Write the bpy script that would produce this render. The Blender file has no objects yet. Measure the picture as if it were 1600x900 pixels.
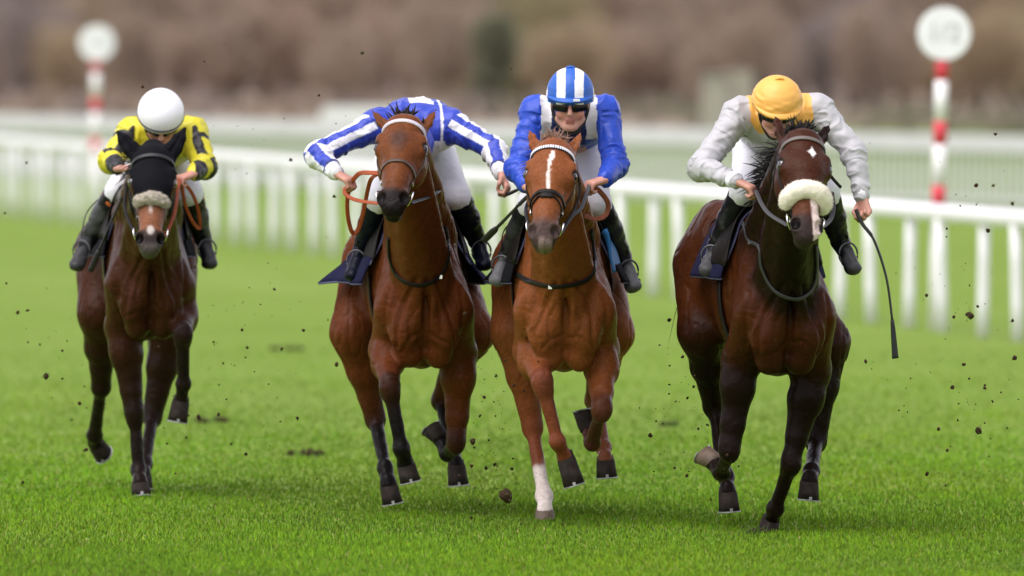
import bpy, bmesh, math, random
import numpy as np
from mathutils import Vector, Matrix

# ------------------------------------------------------------------ camera, sky, sun, exposure
SC = bpy.context.scene
COL = SC.collection
FPX, HY, CH = 17710.0, 35.0, 2.48          # focal length in photo pixels, horizon row, eye height

cam = bpy.data.cameras.new('camera')
cam.sensor_width = 36.0
cam.lens = 36.0 * FPX / 1600.0
cam.shift_y = -(450.0 - HY) / 1600.0
cam.clip_start, cam.clip_end = 1.0, 4000.0
cam.dof.use_dof = True
cam.dof.focus_distance = 55.2
cam.dof.aperture_fstop = 2.8
co = bpy.data.objects.new('camera', cam)
co.location = (0, 0, CH)
co.rotation_euler = (math.radians(90), 0, 0)
COL.objects.link(co)
SC.camera = co

SUN_EL, SUN_AZ = math.radians(62), math.radians(228)   # azimuth clockwise from +Y (north)
world = bpy.data.worlds.new('World')
SC.world = world
world.use_nodes = True
wn, wl = world.node_tree.nodes, world.node_tree.links
bgn = wn['Background']
sky = wn.new('ShaderNodeTexSky')
sky.sky_type = 'NISHITA'
sky.sun_disc = False
sky.sun_elevation = SUN_EL
sky.sun_rotation = SUN_AZ
sky.air_density, sky.dust_density, sky.ozone_density = 1.0, 0.6, 1.0
hs = wn.new('ShaderNodeHueSaturation')                   # thin even cloud: nearly colourless
hs.inputs['Saturation'].default_value = 0.22
wl.new(sky.outputs[0], hs.inputs['Color'])
tint = wn.new('ShaderNodeMix'); tint.data_type = 'RGBA'; tint.blend_type = 'MULTIPLY'; tint.inputs[0].default_value = 1.0
tint.inputs[7].default_value = (1.04, 0.97, 1.03, 1)      # slight magenta added to offset green bounce off the grass
wl.new(hs.outputs[0], tint.inputs[6]); wl.new(tint.outputs[2], bgn.inputs['Color'])
bgn.inputs['Strength'].default_value = 0.10

sl = bpy.data.lights.new('sun', 'SUN')
sl.energy = 1.5
sl.angle = math.radians(60)
sl.color = (1.0, 0.94, 0.91)
so = bpy.data.objects.new('sun', sl)
sd = Vector((math.sin(SUN_AZ) * math.cos(SUN_EL), math.cos(SUN_AZ) * math.cos(SUN_EL), math.sin(SUN_EL)))
so.rotation_euler = sd.to_track_quat('Z', 'Y').to_euler()
so.location = (0, 40, 40)
COL.objects.link(so)

SC.view_settings.view_transform = 'Standard'
SC.view_settings.look = 'None'
SC.view_settings.gamma = 1.0
SC.view_settings.use_curve_mapping = False
SC.view_settings.exposure = 1.28

random.seed(7)
RNG = np.random.default_rng(11)

# ------------------------------------------------------------------ helpers: materials
def srgb(r, g, b):
    f = lambda c: (c / 255 / 12.92) if c / 255 <= 0.04045 else ((c / 255 + 0.055) / 1.055) ** 2.4
    return (f(r), f(g), f(b))

MATS = {}
def mat(name, color=None, rough=0.6, spec=0.4, metal=0.0, sheen=0.0, vcol=False, var=0.0, var_scale=20.0,
        bump=0.0, bump_scale=60.0, bump_stretch=(1, 1, 1), coat=0.0, trans=0.0, bump_dist=0.01, detail=4.0, bump2=None, up=0.0, ridged=None):
    if name in MATS:
        return MATS[name]
    m = bpy.data.materials.new(name)
    m.use_nodes = True
    n, l = m.node_tree.nodes, m.node_tree.links
    p = n['Principled BSDF']
    p.inputs['Roughness'].default_value = rough
    p.inputs['Specular IOR Level'].default_value = spec
    p.inputs['Metallic'].default_value = metal
    p.inputs['Sheen Weight'].default_value = sheen
    p.inputs['Coat Weight'].default_value = coat
    tc = n.new('ShaderNodeTexCoord')
    src = None
    if vcol:
        a = n.new('ShaderNodeAttribute'); a.attribute_name = 'Col'
        src = a.outputs['Color']
    else:
        rgb = n.new('ShaderNodeRGB'); rgb.outputs[0].default_value = (*color, 1)
        src = rgb.outputs[0]
    if var > 0:
        nz = n.new('ShaderNodeTexNoise'); nz.inputs['Scale'].default_value = var_scale
        nz.inputs['Detail'].default_value = 5
        l.new(tc.outputs['Object'], nz.inputs['Vector'])
        mr = n.new('ShaderNodeMapRange')
        mr.inputs['From Min'].default_value, mr.inputs['From Max'].default_value = 0.25, 0.75
        mr.inputs['To Min'].default_value, mr.inputs['To Max'].default_value = 1 - var, 1 + var
        l.new(nz.outputs['Fac'], mr.inputs['Value'])
        mx = n.new('ShaderNodeVectorMath'); mx.operation = 'SCALE'
        l.new(src, mx.inputs[0]); l.new(mr.outputs[0], mx.inputs['Scale'])
        src = mx.outputs[0]
    l.new(src, p.inputs['Base Color'])
    if bump > 0:
        mp = n.new('ShaderNodeMapping'); mp.inputs['Scale'].default_value = bump_stretch
        l.new(tc.outputs['Object'], mp.inputs['Vector'])
        nb = n.new('ShaderNodeTexNoise'); nb.inputs['Scale'].default_value = bump_scale
        nb.inputs['Detail'].default_value = detail
        l.new(mp.outputs[0], nb.inputs['Vector'])
        bp = n.new('ShaderNodeBump'); bp.inputs['Strength'].default_value = bump
        bp.inputs['Distance'].default_value = bump_dist
        l.new(nb.outputs['Fac'], bp.inputs['Height'])
        if bump2:
            n2 = n.new('ShaderNodeTexNoise'); n2.inputs['Scale'].default_value = bump2[0]; n2.inputs['Detail'].default_value = 3
            n2.inputs['Distortion'].default_value = 0.6
            l.new(tc.outputs['Object'], n2.inputs['Vector'])
            b2 = n.new('ShaderNodeBump'); b2.inputs['Strength'].default_value = bump2[1]; b2.inputs['Distance'].default_value = bump2[2]
            l.new(n2.outputs['Fac'], b2.inputs['Height']); l.new(b2.outputs[0], bp.inputs['Normal'])
        l.new(bp.outputs[0], p.inputs['Normal'])
    if ridged:
        nr_ = n.new('ShaderNodeTexNoise'); nr_.noise_type = 'RIDGED_MULTIFRACTAL'
        nr_.inputs['Scale'].default_value = ridged[0]; nr_.inputs['Detail'].default_value = 2.5; nr_.inputs['Distortion'].default_value = 1.2
        l.new(tc.outputs['Object'], nr_.inputs['Vector'])
        br = n.new('ShaderNodeBump'); br.inputs['Strength'].default_value = ridged[1]; br.inputs['Distance'].default_value = ridged[2]
        l.new(nr_.outputs['Fac'], br.inputs['Height'])
        if bump > 0: l.new(bp.outputs[0], br.inputs['Normal'])
        l.new(br.outputs[0], p.inputs['Normal'])
    if up > 0:                                               # turf shades as a lawn, not as loose upright cards
        ge = n.new('ShaderNodeNewGeometry'); cv = n.new('ShaderNodeCombineXYZ'); cv.inputs[2].default_value = 1.0
        mv = n.new('ShaderNodeMix'); mv.data_type = 'VECTOR'; mv.inputs['Factor'].default_value = up
        l.new(ge.outputs['Normal'], mv.inputs[4]); l.new(cv.outputs[0], mv.inputs[5])
        l.new(mv.outputs[1], p.inputs['Normal'])
    if trans > 0:
        tb = n.new('ShaderNodeBsdfTranslucent'); l.new(src, tb.inputs['Color'])
        ms = n.new('ShaderNodeMixShader'); ms.inputs[0].default_value = trans
        l.new(p.outputs[0], ms.inputs[1]); l.new(tb.outputs[0], ms.inputs[2])
        l.new(ms.outputs[0], n['Material Output'].inputs['Surface'])
    MATS[name] = m
    return m

# ------------------------------------------------------------------ helpers: meshes and objects
def np_mesh(name, V, F, colors=None, smooth=True):
    """V (n,3), F (m,3) or (m,4) -> mesh"""
    V = np.asarray(V, np.float32); F = np.asarray(F, np.int32)
    me = bpy.data.meshes.new(name)
    k = F.shape[1]
    me.vertices.add(len(V)); me.vertices.foreach_set('co', V.ravel())
    me.loops.add(F.size); me.loops.foreach_set('vertex_index', F.ravel())
    me.polygons.add(len(F))
    me.polygons.foreach_set('loop_start', np.arange(0, F.size, k, dtype=np.int32))
    if smooth:
        me.polygons.foreach_set('use_smooth', np.ones(len(F), bool))
    if colors is not None:
        at_ = me.attributes.new('Col', 'FLOAT_COLOR', 'POINT')
        c4 = np.ones((len(V), 4), np.float32); c4[:, :3] = colors
        at_.data.foreach_set('color', c4.ravel())
    me.update(calc_edges=True)
    return me

def part(name, mesh, material, parent=None, label=None, kind=None, loc=None):
    o = bpy.data.objects.new(name, mesh)
    if material is not None and not mesh.materials:
        mesh.materials.append(material)
    COL.objects.link(o)
    if parent is not None:
        o.parent = parent
        b = parent.get('_base')
        if b is not None:
            o.location = (-b[0], -b[1], -b[2])
    if loc is not None:
        o.location = loc
    if label: o['label'] = label
    if kind: o['kind'] = kind
    return o

def tag(o, label, cat, group=None):
    o['label'] = label; o['category'] = cat
    if group: o['group'] = group
    return o

def thing(name, label, cat, group=None, loc=(0, 0, 0), rotz=0.0):
    o = bpy.data.objects.new(name, None)
    o.empty_display_size = 0.1
    COL.objects.link(o)
    o.location = loc; o.rotation_euler = (0, 0, rotz)
    return tag(o, label, cat, group)

def nrm(v):
    v = np.asarray(v, float); n = np.linalg.norm(v)
    return v / n if n > 1e-12 else v

def catmull(P, n=8):
    P = [np.asarray(p, float) for p in P]
    if len(P) < 3:
        return [P[0] + (P[-1] - P[0]) * t for t in np.linspace(0, 1, n + 1)]
    Q = [2 * P[0] - P[1]] + P + [2 * P[-1] - P[-2]]
    out = []
    for i in range(1, len(Q) - 2):
        p0, p1, p2, p3 = Q[i - 1:i + 3]
        for t in np.linspace(0, 1, n, endpoint=False):
            out.append(0.5 * (2 * p1 + (p2 - p0) * t + (2 * p0 - 5 * p1 + 4 * p2 - p3) * t * t + (3 * p1 - p0 - 3 * p2 + p3) * t ** 3))
    out.append(P[-1])
    return out

def sweep(P, rx, ry=None, up=(0, 0, 1), sides=8, closed=False, power=2.0):
    """elliptic/boxy section swept along points; rx, ry floats or per-point lists; up = direction of ry (or per-point list)"""
    P = np.asarray(P, float); n = len(P)
    if ry is None: ry = rx
    RX = np.broadcast_to(np.asarray(rx, float), (n,)); RY = np.broadcast_to(np.asarray(ry, float), (n,))
    U = np.broadcast_to(np.asarray(up, float), (n, 3))
    if closed:
        T = np.roll(P, -1, 0) - np.roll(P, 1, 0)
    else:
        T = np.gradient(P, axis=0)
    T /= np.linalg.norm(T, axis=1)[:, None] + 1e-12
    N = U - (U * T).sum(1)[:, None] * T
    bad = np.linalg.norm(N, axis=1) < 1e-4
    N[bad] = np.cross(T[bad], [1, 0.3, 0])
    N /= np.linalg.norm(N, axis=1)[:, None]
    B = np.cross(T, N)
    ang = np.linspace(0, 2 * np.pi, sides, endpoint=False) + np.pi / sides
    c, s = np.cos(ang), np.sin(ang)
    e = 2.0 / power
    c, s = np.sign(c) * np.abs(c) ** e, np.sign(s) * np.abs(s) ** e
    V = P[:, None] + B[:, None] * (RX[:, None] * c)[..., None] + N[:, None] * (RY[:, None] * s)[..., None]
    V = V.reshape(-1, 3)
    F = []
    m = n if closed else n - 1
    for i in range(m):
        j = (i + 1) % n
        for k in range(sides):
            k2 = (k + 1) % sides
            F.append((i * sides + k, i * sides + k2, j * sides + k2, j * sides + k))
    if not closed:
        a = len(V); V = np.vstack([V, P[:1], P[-1:]])
        for k in range(sides):
            k2 = (k + 1) % sides
            F.append((a, k2, k, a)); 
            F.append((a + 1, (n - 1) * sides + k, (n - 1) * sides + k2, a + 1))
    return V, F

def vf_mesh(name, V, F, smooth=True):
    me = bpy.data.meshes.new(name)
    F2 = []
    for f in F:
        g = []
        for i in f:
            if i not in g: g.append(int(i))
        if len(g) >= 3: F2.append(g)
    me.from_pydata([tuple(map(float, v)) for v in V], [], F2)
    if smooth:
        me.polygons.foreach_set('use_smooth', np.ones(len(me.polygons), bool))
    me.update()
    return me

def join_vf(items):
    V, F, o = [], [], 0
    for v, f in items:
        V.append(np.asarray(v)); F += [tuple(i + o for i in q) for q in f]; o += len(v)
    return np.vstack(V), F

def box_vf(c, r, R=None):
    s = np.array([[x, y, z] for x in (-1, 1) for y in (-1, 1) for z in (-1, 1)], float) * np.asarray(r)
    if R is not None: s = s @ np.asarray(R).T
    return s + np.asarray(c), [(0, 1, 3, 2), (4, 6, 7, 5), (0, 4, 5, 1), (2, 3, 7, 6), (0, 2, 6, 4), (1, 5, 7, 3)]

# ------------------------------------------------------------------ helpers: numpy noise
def vnoise(P, scale, seed=0):
    Q = np.asarray(P) * scale + seed * 17.31
    i = np.floor(Q).astype(np.int64); f = Q - i
    f = f * f * (3 - 2 * f)
    def h(x, y, z):
        n = (x * 374761393 + y * 668265263 + z * 2147483647 + seed * 974711) & 0xffffffff
        n = ((n ^ (n >> 13)) * 1274126177) & 0xffffffff
        n = n ^ (n >> 16)
        return (n & 0xffff) / 65535.0
    x, y, z = i[:, 0], i[:, 1], i[:, 2]
    fx, fy, fz = f[:, 0], f[:, 1], f[:, 2]
    L = lambda a, b, t: a + (b - a) * t
    return L(L(L(h(x, y, z), h(x + 1, y, z), fx), L(h(x, y + 1, z), h(x + 1, y + 1, z), fx), fy),
             L(L(h(x, y, z + 1), h(x + 1, y, z + 1), fx), L(h(x, y + 1, z + 1), h(x + 1, y + 1, z + 1), fx), fy), fz) * 2 - 1

# ------------------------------------------------------------------ helpers: implicit surfaces
class Sdf:
    def __init__(self): self.p = []; self.xs = 1.0
    def _add(self, fn, lo, hi, k, col, sub):
        q = self.xs
        if q != 1.0:
            g = fn; fn = lambda X, Y, Z: g(X / q, Y, Z)
            lo = lo * np.array([q, 1, 1]); hi = hi * np.array([q, 1, 1])
        self.p.append((fn, lo, hi, k, col, sub))
    def cone(self, a, b, r1, r2, k=0.03, col=None, sub=False):
        a, b = np.asarray(a, float), np.asarray(b, float)
        ba = b - a; L2 = max(float(ba @ ba), 1e-9)
        def fn(X, Y, Z):
            x, y, z = X - a[0], Y - a[1], Z - a[2]
            t = np.clip((x * ba[0] + y * ba[1] + z * ba[2]) / L2, 0, 1)
            return np.sqrt((x - t * ba[0]) ** 2 + (y - t * ba[1]) ** 2 + (z - t * ba[2]) ** 2) - (r1 + (r2 - r1) * t)
        R = max(r1, r2)
        self._add(fn, np.minimum(a, b) - R, np.maximum(a, b) + R, k, col, sub); return self
    def seg(self, a, b, r1, r2, u=(1, 0, 0), k=0.03, col=None, cap=None, sub=False):
        """elliptic capsule; r=(ru, rv): ru along u, rv across"""
        a, b = np.asarray(a, float), np.asarray(b, float)
        w = b - a; L = np.linalg.norm(w); w = w / L
        u = np.asarray(u, float); u = nrm(u - (u @ w) * w); v = np.cross(w, u)
        def fn(X, Y, Z):
            x, y, z = X - a[0], Y - a[1], Z - a[2]
            s = x * w[0] + y * w[1] + z * w[2]
            t = np.clip(s / L, 0, 1); dw = s - t * L
            du = x * u[0] + y * u[1] + z * u[2]; dv = x * v[0] + y * v[1] + z * v[2]
            ru = r1[0] + (r2[0] - r1[0]) * t; rv = r1[1] + (r2[1] - r1[1]) * t
            rw = np.minimum(ru, rv) if cap is None else cap
            k0 = np.sqrt((du / ru) ** 2 + (dv / rv) ** 2 + (dw / rw) ** 2)
            k1 = np.sqrt((du / ru ** 2) ** 2 + (dv / rv ** 2) ** 2 + (dw / rw ** 2) ** 2)
            return k0 * (k0 - 1) / np.maximum(k1, 1e-6)
        R = max(*r1, *r2)
        self._add(fn, np.minimum(a, b) - R, np.maximum(a, b) + R, k, col, sub); return self
    def ell(self, c, r, R=None, k=0.03, col=None, sub=False):
        """R: rows are the axes of r"""
        c = np.asarray(c, float); r = np.asarray(r, float)
        M = np.eye(3) if R is None else np.asarray(R, float)
        def fn(X, Y, Z):
            x, y, z = X - c[0], Y - c[1], Z - c[2]
            q = [(M[i, 0] * x + M[i, 1] * y + M[i, 2] * z) / r[i] for i in range(3)]
            k0 = np.sqrt(q[0] ** 2 + q[1] ** 2 + q[2] ** 2)
            k1 = np.sqrt((q[0] / r[0]) ** 2 + (q[1] / r[1]) ** 2 + (q[2] / r[2]) ** 2)
            return k0 * (k0 - 1) / np.maximum(k1, 1e-6)
        m = max(r)
        self._add(fn, c - m, c + m, k, col, sub); return self
    def eval(self, P):
        P = np.asarray(P, float); X, Y, Z = P[:, 0], P[:, 1], P[:, 2]
        A = np.full(len(P), 1.0)
        for fn, lo, hi, k, col, sub in self.p:
            A = _comb(A, fn(X, Y, Z), k, sub)
        return A
    def grad(self, P, e=0.004):
        G = np.zeros_like(P)
        for i in range(3):
            d = np.zeros(3); d[i] = e
            G[:, i] = self.eval(P + d) - self.eval(P - d)
        return G / (np.linalg.norm(G, axis=1)[:, None] + 1e-9)
    def mesh(self, h, smooth=1, clip=None, offset=0.0):
        lo = np.min([p[1] for p in self.p if not p[5]], 0) - 4 * h - abs(offset)
        hi = np.max([p[2] for p in self.p if not p[5]], 0) + 4 * h + abs(offset)
        if clip is not None:
            lo = np.maximum(lo, np.asarray(clip[0]) - 3 * h); hi = np.minimum(hi, np.asarray(clip[1]) + 3 * h)
        n = np.ceil((hi - lo) / h).astype(int) + 1
        A = np.full(n, 0.5, np.float32)
        ax = [(lo[i] + h * np.arange(n[i])).astype(np.float32) for i in range(3)]
        for fn, l, hh, k, col, sub in self.p:
            m = k + 3 * h + abs(offset)
            i0 = np.maximum(np.floor((l - m - lo) / h).astype(int), 0)
            i1 = np.minimum(np.ceil((hh + m - lo) / h).astype(int) + 1, n)
            if np.any(i1 <= i0): continue
            S = tuple(slice(a, b) for a, b in zip(i0, i1))
            X = ax[0][S[0]][:, None, None]; Y = ax[1][S[1]][None, :, None]; Z = ax[2][S[2]][None, None, :]
            A[S] = _comb(A[S], fn(X, Y, Z).astype(np.float32), k, sub)
        A -= offset
        if clip is not None and len(clip) > 2:
            X = ax[0][:, None, None]; Y = ax[1][None, :, None]; Z = ax[2][None, None, :]
            A = np.maximum(A, clip[2](X, Y, Z).astype(np.float32))
        V, Fc = nets(A, lo, h)
        for _ in range(smooth):
            V = laplace(V, Fc, 0.5)
        return V, Fc
    def colors(self, V, sig=0.02):
        acc = np.zeros((len(V), 3)); ws = np.zeros(len(V))
        for fn, lo, hi, k, col, sub in self.p:
            if col is None or sub: continue
            d = fn(V[:, 0], V[:, 1], V[:, 2])
            w = np.exp(-np.clip(d, -2 * sig, 12 * sig) / sig)
            acc += w[:, None] * np.asarray(col); ws += w
        return acc / np.maximum(ws, 1e-9)[:, None]

def _comb(A, D, k, sub):
    if sub:
        D = -D
        h = np.maximum(k - np.abs(A - D), 0) / k
        return np.maximum(A, D) + h * h * k * 0.25
    h = np.maximum(k - np.abs(A - D), 0) / k
    return np.minimum(A, D) - h * h * k * 0.25

def nets(A, lo, h):
    S = A < 0
    c = np.zeros(tuple(np.array(A.shape) - 1), np.int8)
    for dx in (0, 1):
        for dy in (0, 1):
            for dz in (0, 1):
                c += S[dx:dx + c.shape[0], dy:dy + c.shape[1], dz:dz + c.shape[2]]
    act = (c > 0) & (c < 8)
    idx = np.argwhere(act)
    ids = np.full(c.shape, -1, np.int32); ids[act] = np.arange(len(idx))
    acc = np.zeros((len(idx), 3)); cnt = np.zeros(len(idx))
    corners = [(x, y, z) for x in (0, 1) for y in (0, 1) for z in (0, 1)]
    for a in corners:
        for d in range(3):
            if a[d]: continue
            b = list(a); b[d] = 1
            va = A[idx[:, 0] + a[0], idx[:, 1] + a[1], idx[:, 2] + a[2]]
            vb = A[idx[:, 0] + b[0], idx[:, 1] + b[1], idx[:, 2] + b[2]]
            m = (va < 0) != (vb < 0)
            t = np.where(m, va / np.where(m, va - vb, 1), 0)
            p = np.tile(np.array(a, float), (len(idx), 1)); p[:, d] += t
            acc[m] += p[m]; cnt += m
    V = lo + h * (idx + acc / np.maximum(cnt, 1)[:, None])
    F = []
    for d in range(3):
        e1, e2 = (d + 1) % 3, (d + 2) % 3
        sl0 = [slice(None)] * 3; sl1 = [slice(None)] * 3
        sl0[d] = slice(0, -1); sl1[d] = slice(1, None)
        E = S[tuple(sl0)] != S[tuple(sl1)]
        ii = np.argwhere(E)
        ok = (ii[:, e1] >= 1) & (ii[:, e2] >= 1) & (ii[:, e1] < c.shape[e1]) & (ii[:, e2] < c.shape[e2])
        ii = ii[ok]
        def cell(o1, o2):
            q = ii.copy(); q[:, e1] -= o1; q[:, e2] -= o2
            return ids[q[:, 0], q[:, 1], q[:, 2]]
        Q = np.stack([cell(1, 1), cell(0, 1), cell(0, 0), cell(1, 0)], 1)
        flip = ~S[ii[:, 0], ii[:, 1], ii[:, 2]]
        Q[flip] = Q[flip][:, ::-1]
        F.append(Q[(Q >= 0).all(1)])
    return V, np.vstack(F)

def laplace(V, F, lam):
    n = len(V); s = np.zeros((n, 3)); c = np.zeros(n)
    for a, b in ((0, 1), (1, 2), (2, 3), (3, 0)):
        for i, j in ((F[:, a], F[:, b]), (F[:, b], F[:, a])):
            for q in range(3): s[:, q] += np.bincount(i, V[j, q], n)
            c += np.bincount(i, minlength=n)
    return V + lam * (s / np.maximum(c, 1)[:, None] - V)

def vnormals(V, F):
    fn = np.cross(V[F[:, 2]] - V[F[:, 0]], V[F[:, 3]] - V[F[:, 1]])
    N = np.zeros_like(V)
    for i in range(4):
        for q in range(3): N[:, q] += np.bincount(F[:, i], fn[:, q], len(V))
    return N / (np.linalg.norm(N, axis=1)[:, None] + 1e-12)

def sstep(a, b, x):
    t = np.clip((x - a) / (b - a), 0, 1)
    return t * t * (3 - 2 * t)

def mixc(C, col, m):
    return C * (1 - m[:, None]) + np.asarray(col) * m[:, None]

# ------------------------------------------------------------------ a rider-and-horse frame
class Frame:
    """local axes: x = to the right of a viewer in front, -y = the way the horse runs, z up"""
    def __init__(self, px, depth, deg):
        self.a = math.radians(deg); self.o = np.array([(px - 800) / FPX * depth, depth])
        self.s, self.c = math.sin(self.a), math.cos(self.a)
    def __call__(self, px, py, f):
        u = (px - 800) / FPX
        l = (u * (self.o[1] - f * self.c) - self.o[0] - f * self.s) / (self.c - u * self.s)
        Y = self.o[1] - f * self.c + l * self.s
        return np.array([l, -f, CH - (py - HY) / FPX * Y])
    def chain(self, parent, px, py, sign, L):
        f = -parent[1]
        q = self(px, py, f)
        for _ in range(4):
            d2 = (q[0] - parent[0]) ** 2 + (q[2] - parent[2]) ** 2
            f = -parent[1] + sign * math.sqrt(max(L * L - d2, 0.0))
            q = self(px, py, f)
        return q
    def place(self, o, base=(0, 0, 0)):
        b = np.asarray(base, float)
        o.location = (self.o[0] + b[0] * self.c - b[1] * self.s, self.o[1] + b[0] * self.s + b[1] * self.c, b[2])
        o.rotation_euler = (0, 0, self.a)
        o['_base'] = [float(x) for x in b]
        return o

# ------------------------------------------------------------------ the setting
def struct(o):
    o['kind'] = 'structure'; return o

def turf_material():
    m = bpy.data.materials.new('turf'); m.use_nodes = True
    n, l = m.node_tree.nodes, m.node_tree.links
    p = n['Principled BSDF']; p.inputs['Roughness'].default_value = 0.85; p.inputs['Specular IOR Level'].default_value = 0.15
    tc = n.new('ShaderNodeTexCoord')
    mp = n.new('ShaderNodeMapping'); mp.inputs['Scale'].default_value = (1, 0.35, 1)
    l.new(tc.outputs['Object'], mp.inputs['Vector'])
    a = n.new('ShaderNodeTexNoise'); a.inputs['Scale'].default_value = 1.3; a.inputs['Detail'].default_value = 6; a.inputs['Roughness'].default_value = 0.65
    b = n.new('ShaderNodeTexNoise'); b.inputs['Scale'].default_value = 26; b.inputs['Detail'].default_value = 4
    c = n.new('ShaderNodeTexNoise'); c.inputs['Scale'].default_value = 0.18; c.inputs['Detail'].default_value = 3
    for q in (a, b, c): l.new(mp.outputs[0], q.inputs['Vector'])
    r = n.new('ShaderNodeValToRGB')
    e = r.color_ramp.elements
    e[0].position, e[0].color = 0.28, (0.112, 0.190, 0.011, 1)
    e[1].position, e[1].color = 0.72, (0.192, 0.278, 0.052, 1)
    e.new(0.5).color = (0.150, 0.234, 0.025, 1)
    mx = n.new('ShaderNodeMix'); mx.data_type = 'FLOAT'; mx.inputs['Factor'].default_value = 0.35
    l.new(a.outputs['Fac'], mx.inputs['A']); l.new(b.outputs['Fac'], mx.inputs['B'])
    m2 = n.new('ShaderNodeMix'); m2.data_type = 'FLOAT'; m2.inputs['Factor'].default_value = 0.3
    l.new(mx.outputs['Result'], m2.inputs['A']); l.new(c.outputs['Fac'], m2.inputs['B'])
    l.new(m2.outputs['Result'], r.inputs['Fac']); l.new(r.outputs[0], p.inputs['Base Color'])
    bp = n.new('ShaderNodeBump'); bp.inputs['Strength'].default_value = 0.6; bp.inputs['Distance'].default_value = 0.05
    l.new(b.outputs['Fac'], bp.inputs['Height']); l.new(bp.outputs[0], p.inputs['Normal'])
    return m

xs = [-400, -60, -20, 20, 60, 400]; ys = [5, 45, 110, 200, 420, 1500]
V = [(x, y, 0) for y in ys for x in xs]
F = [(j * 6 + i, j * 6 + i + 1, j * 6 + i + 7, j * 6 + i + 6) for j in range(5) for i in range(5)]
struct(part('ground', vf_mesh('ground', V, F, False), turf_material()))

# grass blades where the lens is sharp, thinning out up the course
def grass(ranges):
    Vs, Cs = [], []; tot = 0
    for y0, y1, dens, hmin, hmax, wid in ranges:
        half = lambda y: 0.0452 * y + 1.0
        area = (y1 - y0) * (half(y0) + half(y1)); n = int(area * dens)
        y = RNG.uniform(y0, y1, n); x = RNG.uniform(-1, 1, n) * half(y)
        P = np.stack([x, y, 0 * x], 1)
        pn = vnoise(P * np.array([1, 0.5, 1]), 1.1, 21) * 0.6 + vnoise(P * np.array([1, 0.6, 1]), 3.4, 22) * 0.5
        h = RNG.uniform(hmin, hmax, n) * (1.0 + 0.45 * pn)
        w = wid * RNG.uniform(0.6, 1.3, n)
        th = RNG.uniform(0, 2 * np.pi, n); lean = RNG.uniform(0.05, 0.75, n) * h
        dx, dy = np.cos(th), np.sin(th)
        tw = RNG.normal(0, 0.5, n)
        sx, sy = np.cos(tw), np.sin(tw)                      # blade width mostly across the view
        b0 = P - np.stack([sx * w, sy * w, 0 * w], 1) / 2; b1 = P + np.stack([sx * w, sy * w, 0 * w], 1) / 2
        mid = P + np.stack([dx * lean * 0.35, dy * lean * 0.35, h * 0.6], 1)
        m0 = mid - np.stack([sx * w, sy * w, 0 * w], 1) * 0.36; m1 = mid + np.stack([sx * w, sy * w, 0 * w], 1) * 0.36
        tip = P + np.stack([dx * lean, dy * lean, h], 1)
        Vs.append(np.stack([b0, b1, m1, m0, tip], 1).reshape(-1, 3))
        base = np.array([0.148, 0.295, 0.007]) * (1 + 0.26 * pn + 0.22 * vnoise(P * np.array([1, 0.25, 1]), 0.55, 23))[:, None] * np.stack([1 + 0.12 * vnoise(P * np.array([1, 0.4, 1]), 0.8, 24), np.ones(n), np.ones(n)], 1) * (1 + 0.12 * np.clip((y - 58) / 25, 0, 1))[:, None] + np.array([0, 0, 0.012]) * np.clip((y - 58) / 25, 0, 1)[:, None]
        hue = RNG.normal(0, 1, n)
        c = base * (1 + 0.15 * hue)[:, None]
        c[:, 0] *= 1 + 0.16 * np.clip(RNG.normal(0, 1, n), -1, 2)
        dry = RNG.random(n) < 0.012
        c[dry] = np.array([0.36, 0.33, 0.12])
        c = np.clip(c, 0.008, 0.6)
        Cs.append(np.repeat(c, 5, 0)); tot += n
    V = np.vstack(Vs); C = np.vstack(Cs); i = np.arange(tot)[:, None] * 5
    F = np.vstack([i + np.array([0, 1, 2]), i + np.array([0, 2, 3]), i + np.array([3, 2, 4])])
    return np_mesh('grass', V, F, C, smooth=False)
gm = mat('grass_blade', vcol=True, rough=0.6, spec=0.15, trans=0.25, up=0.75)
go = part('grass', grass([(49, 54, 2400, 0.012, 0.033, 0.0048), (54, 60, 1600, 0.012, 0.030, 0.0056), (60, 64, 1000, 0.010, 0.026, 0.0065), (64, 68, 600, 0.009, 0.023, 0.008), (68, 73, 330, 0.008, 0.020, 0.009), (73, 79, 240, 0.006, 0.016, 0.010), (79, 86, 120, 0.005, 0.013, 0.011), (86, 95, 50, 0.004, 0.010, 0.012), (95, 106, 20, 0.004, 0.008, 0.012)]), gm)
go['kind'] = 'stuff'; tag(go, 'short green turf grass of the racecourse', 'grass')

V = [(x, y, 0.004) for x, y in ((-300, 262), (300, 262), (300, 470), (-300, 470))]
struct(part('scrub_ground', vf_mesh('scrub_ground', V, [(0, 1, 2, 3)], False), mat('leaf_litter', (0.28, 0.23, 0.18), rough=0.95, spec=0.05, var=0.3, var_scale=0.5)))

# ---- running rail on the right of the course, running away to the left
WPL = mat('rail_plastic_white', (0.78, 0.78, 0.79), rough=0.4, spec=0.4, var=0.04, var_scale=3)
RA, RB = np.array([3.93, 88.0]), np.array([-6.6, 146.0])
rd = (RB - RA) / np.linalg.norm(RB - RA); rl = np.linalg.norm(RB - RA)
rail = thing('running_rail', 'white plastic running rail behind the horses, with upright posts', 'rail', loc=(RA[0], RA[1], 0))
a, b = RA - rd * 14, RB + rd * 30
pts = [(p[0] - RA[0], p[1] - RA[1], 0.955) for p in (a + (b - a) * t for t in np.linspace(0, 1, 40))]
v, f = sweep(pts, 0.055, 0.070, sides=14, power=2.6)
part('top_rail', vf_mesh('top_rail', v, f), WPL, rail)
v, f = sweep([(0, 0, 0), (0, 0, 0.30), (0, 0, 0.60), (0.0, 0, 0.91)], [0.052, 0.050, 0.048, 0.048], [0.036] * 4, up=(0, 1, 0), sides=10)
pm = vf_mesh('post', v, f)
sp = 1.36; q = -9 * sp - 0.1; k = 0
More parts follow.
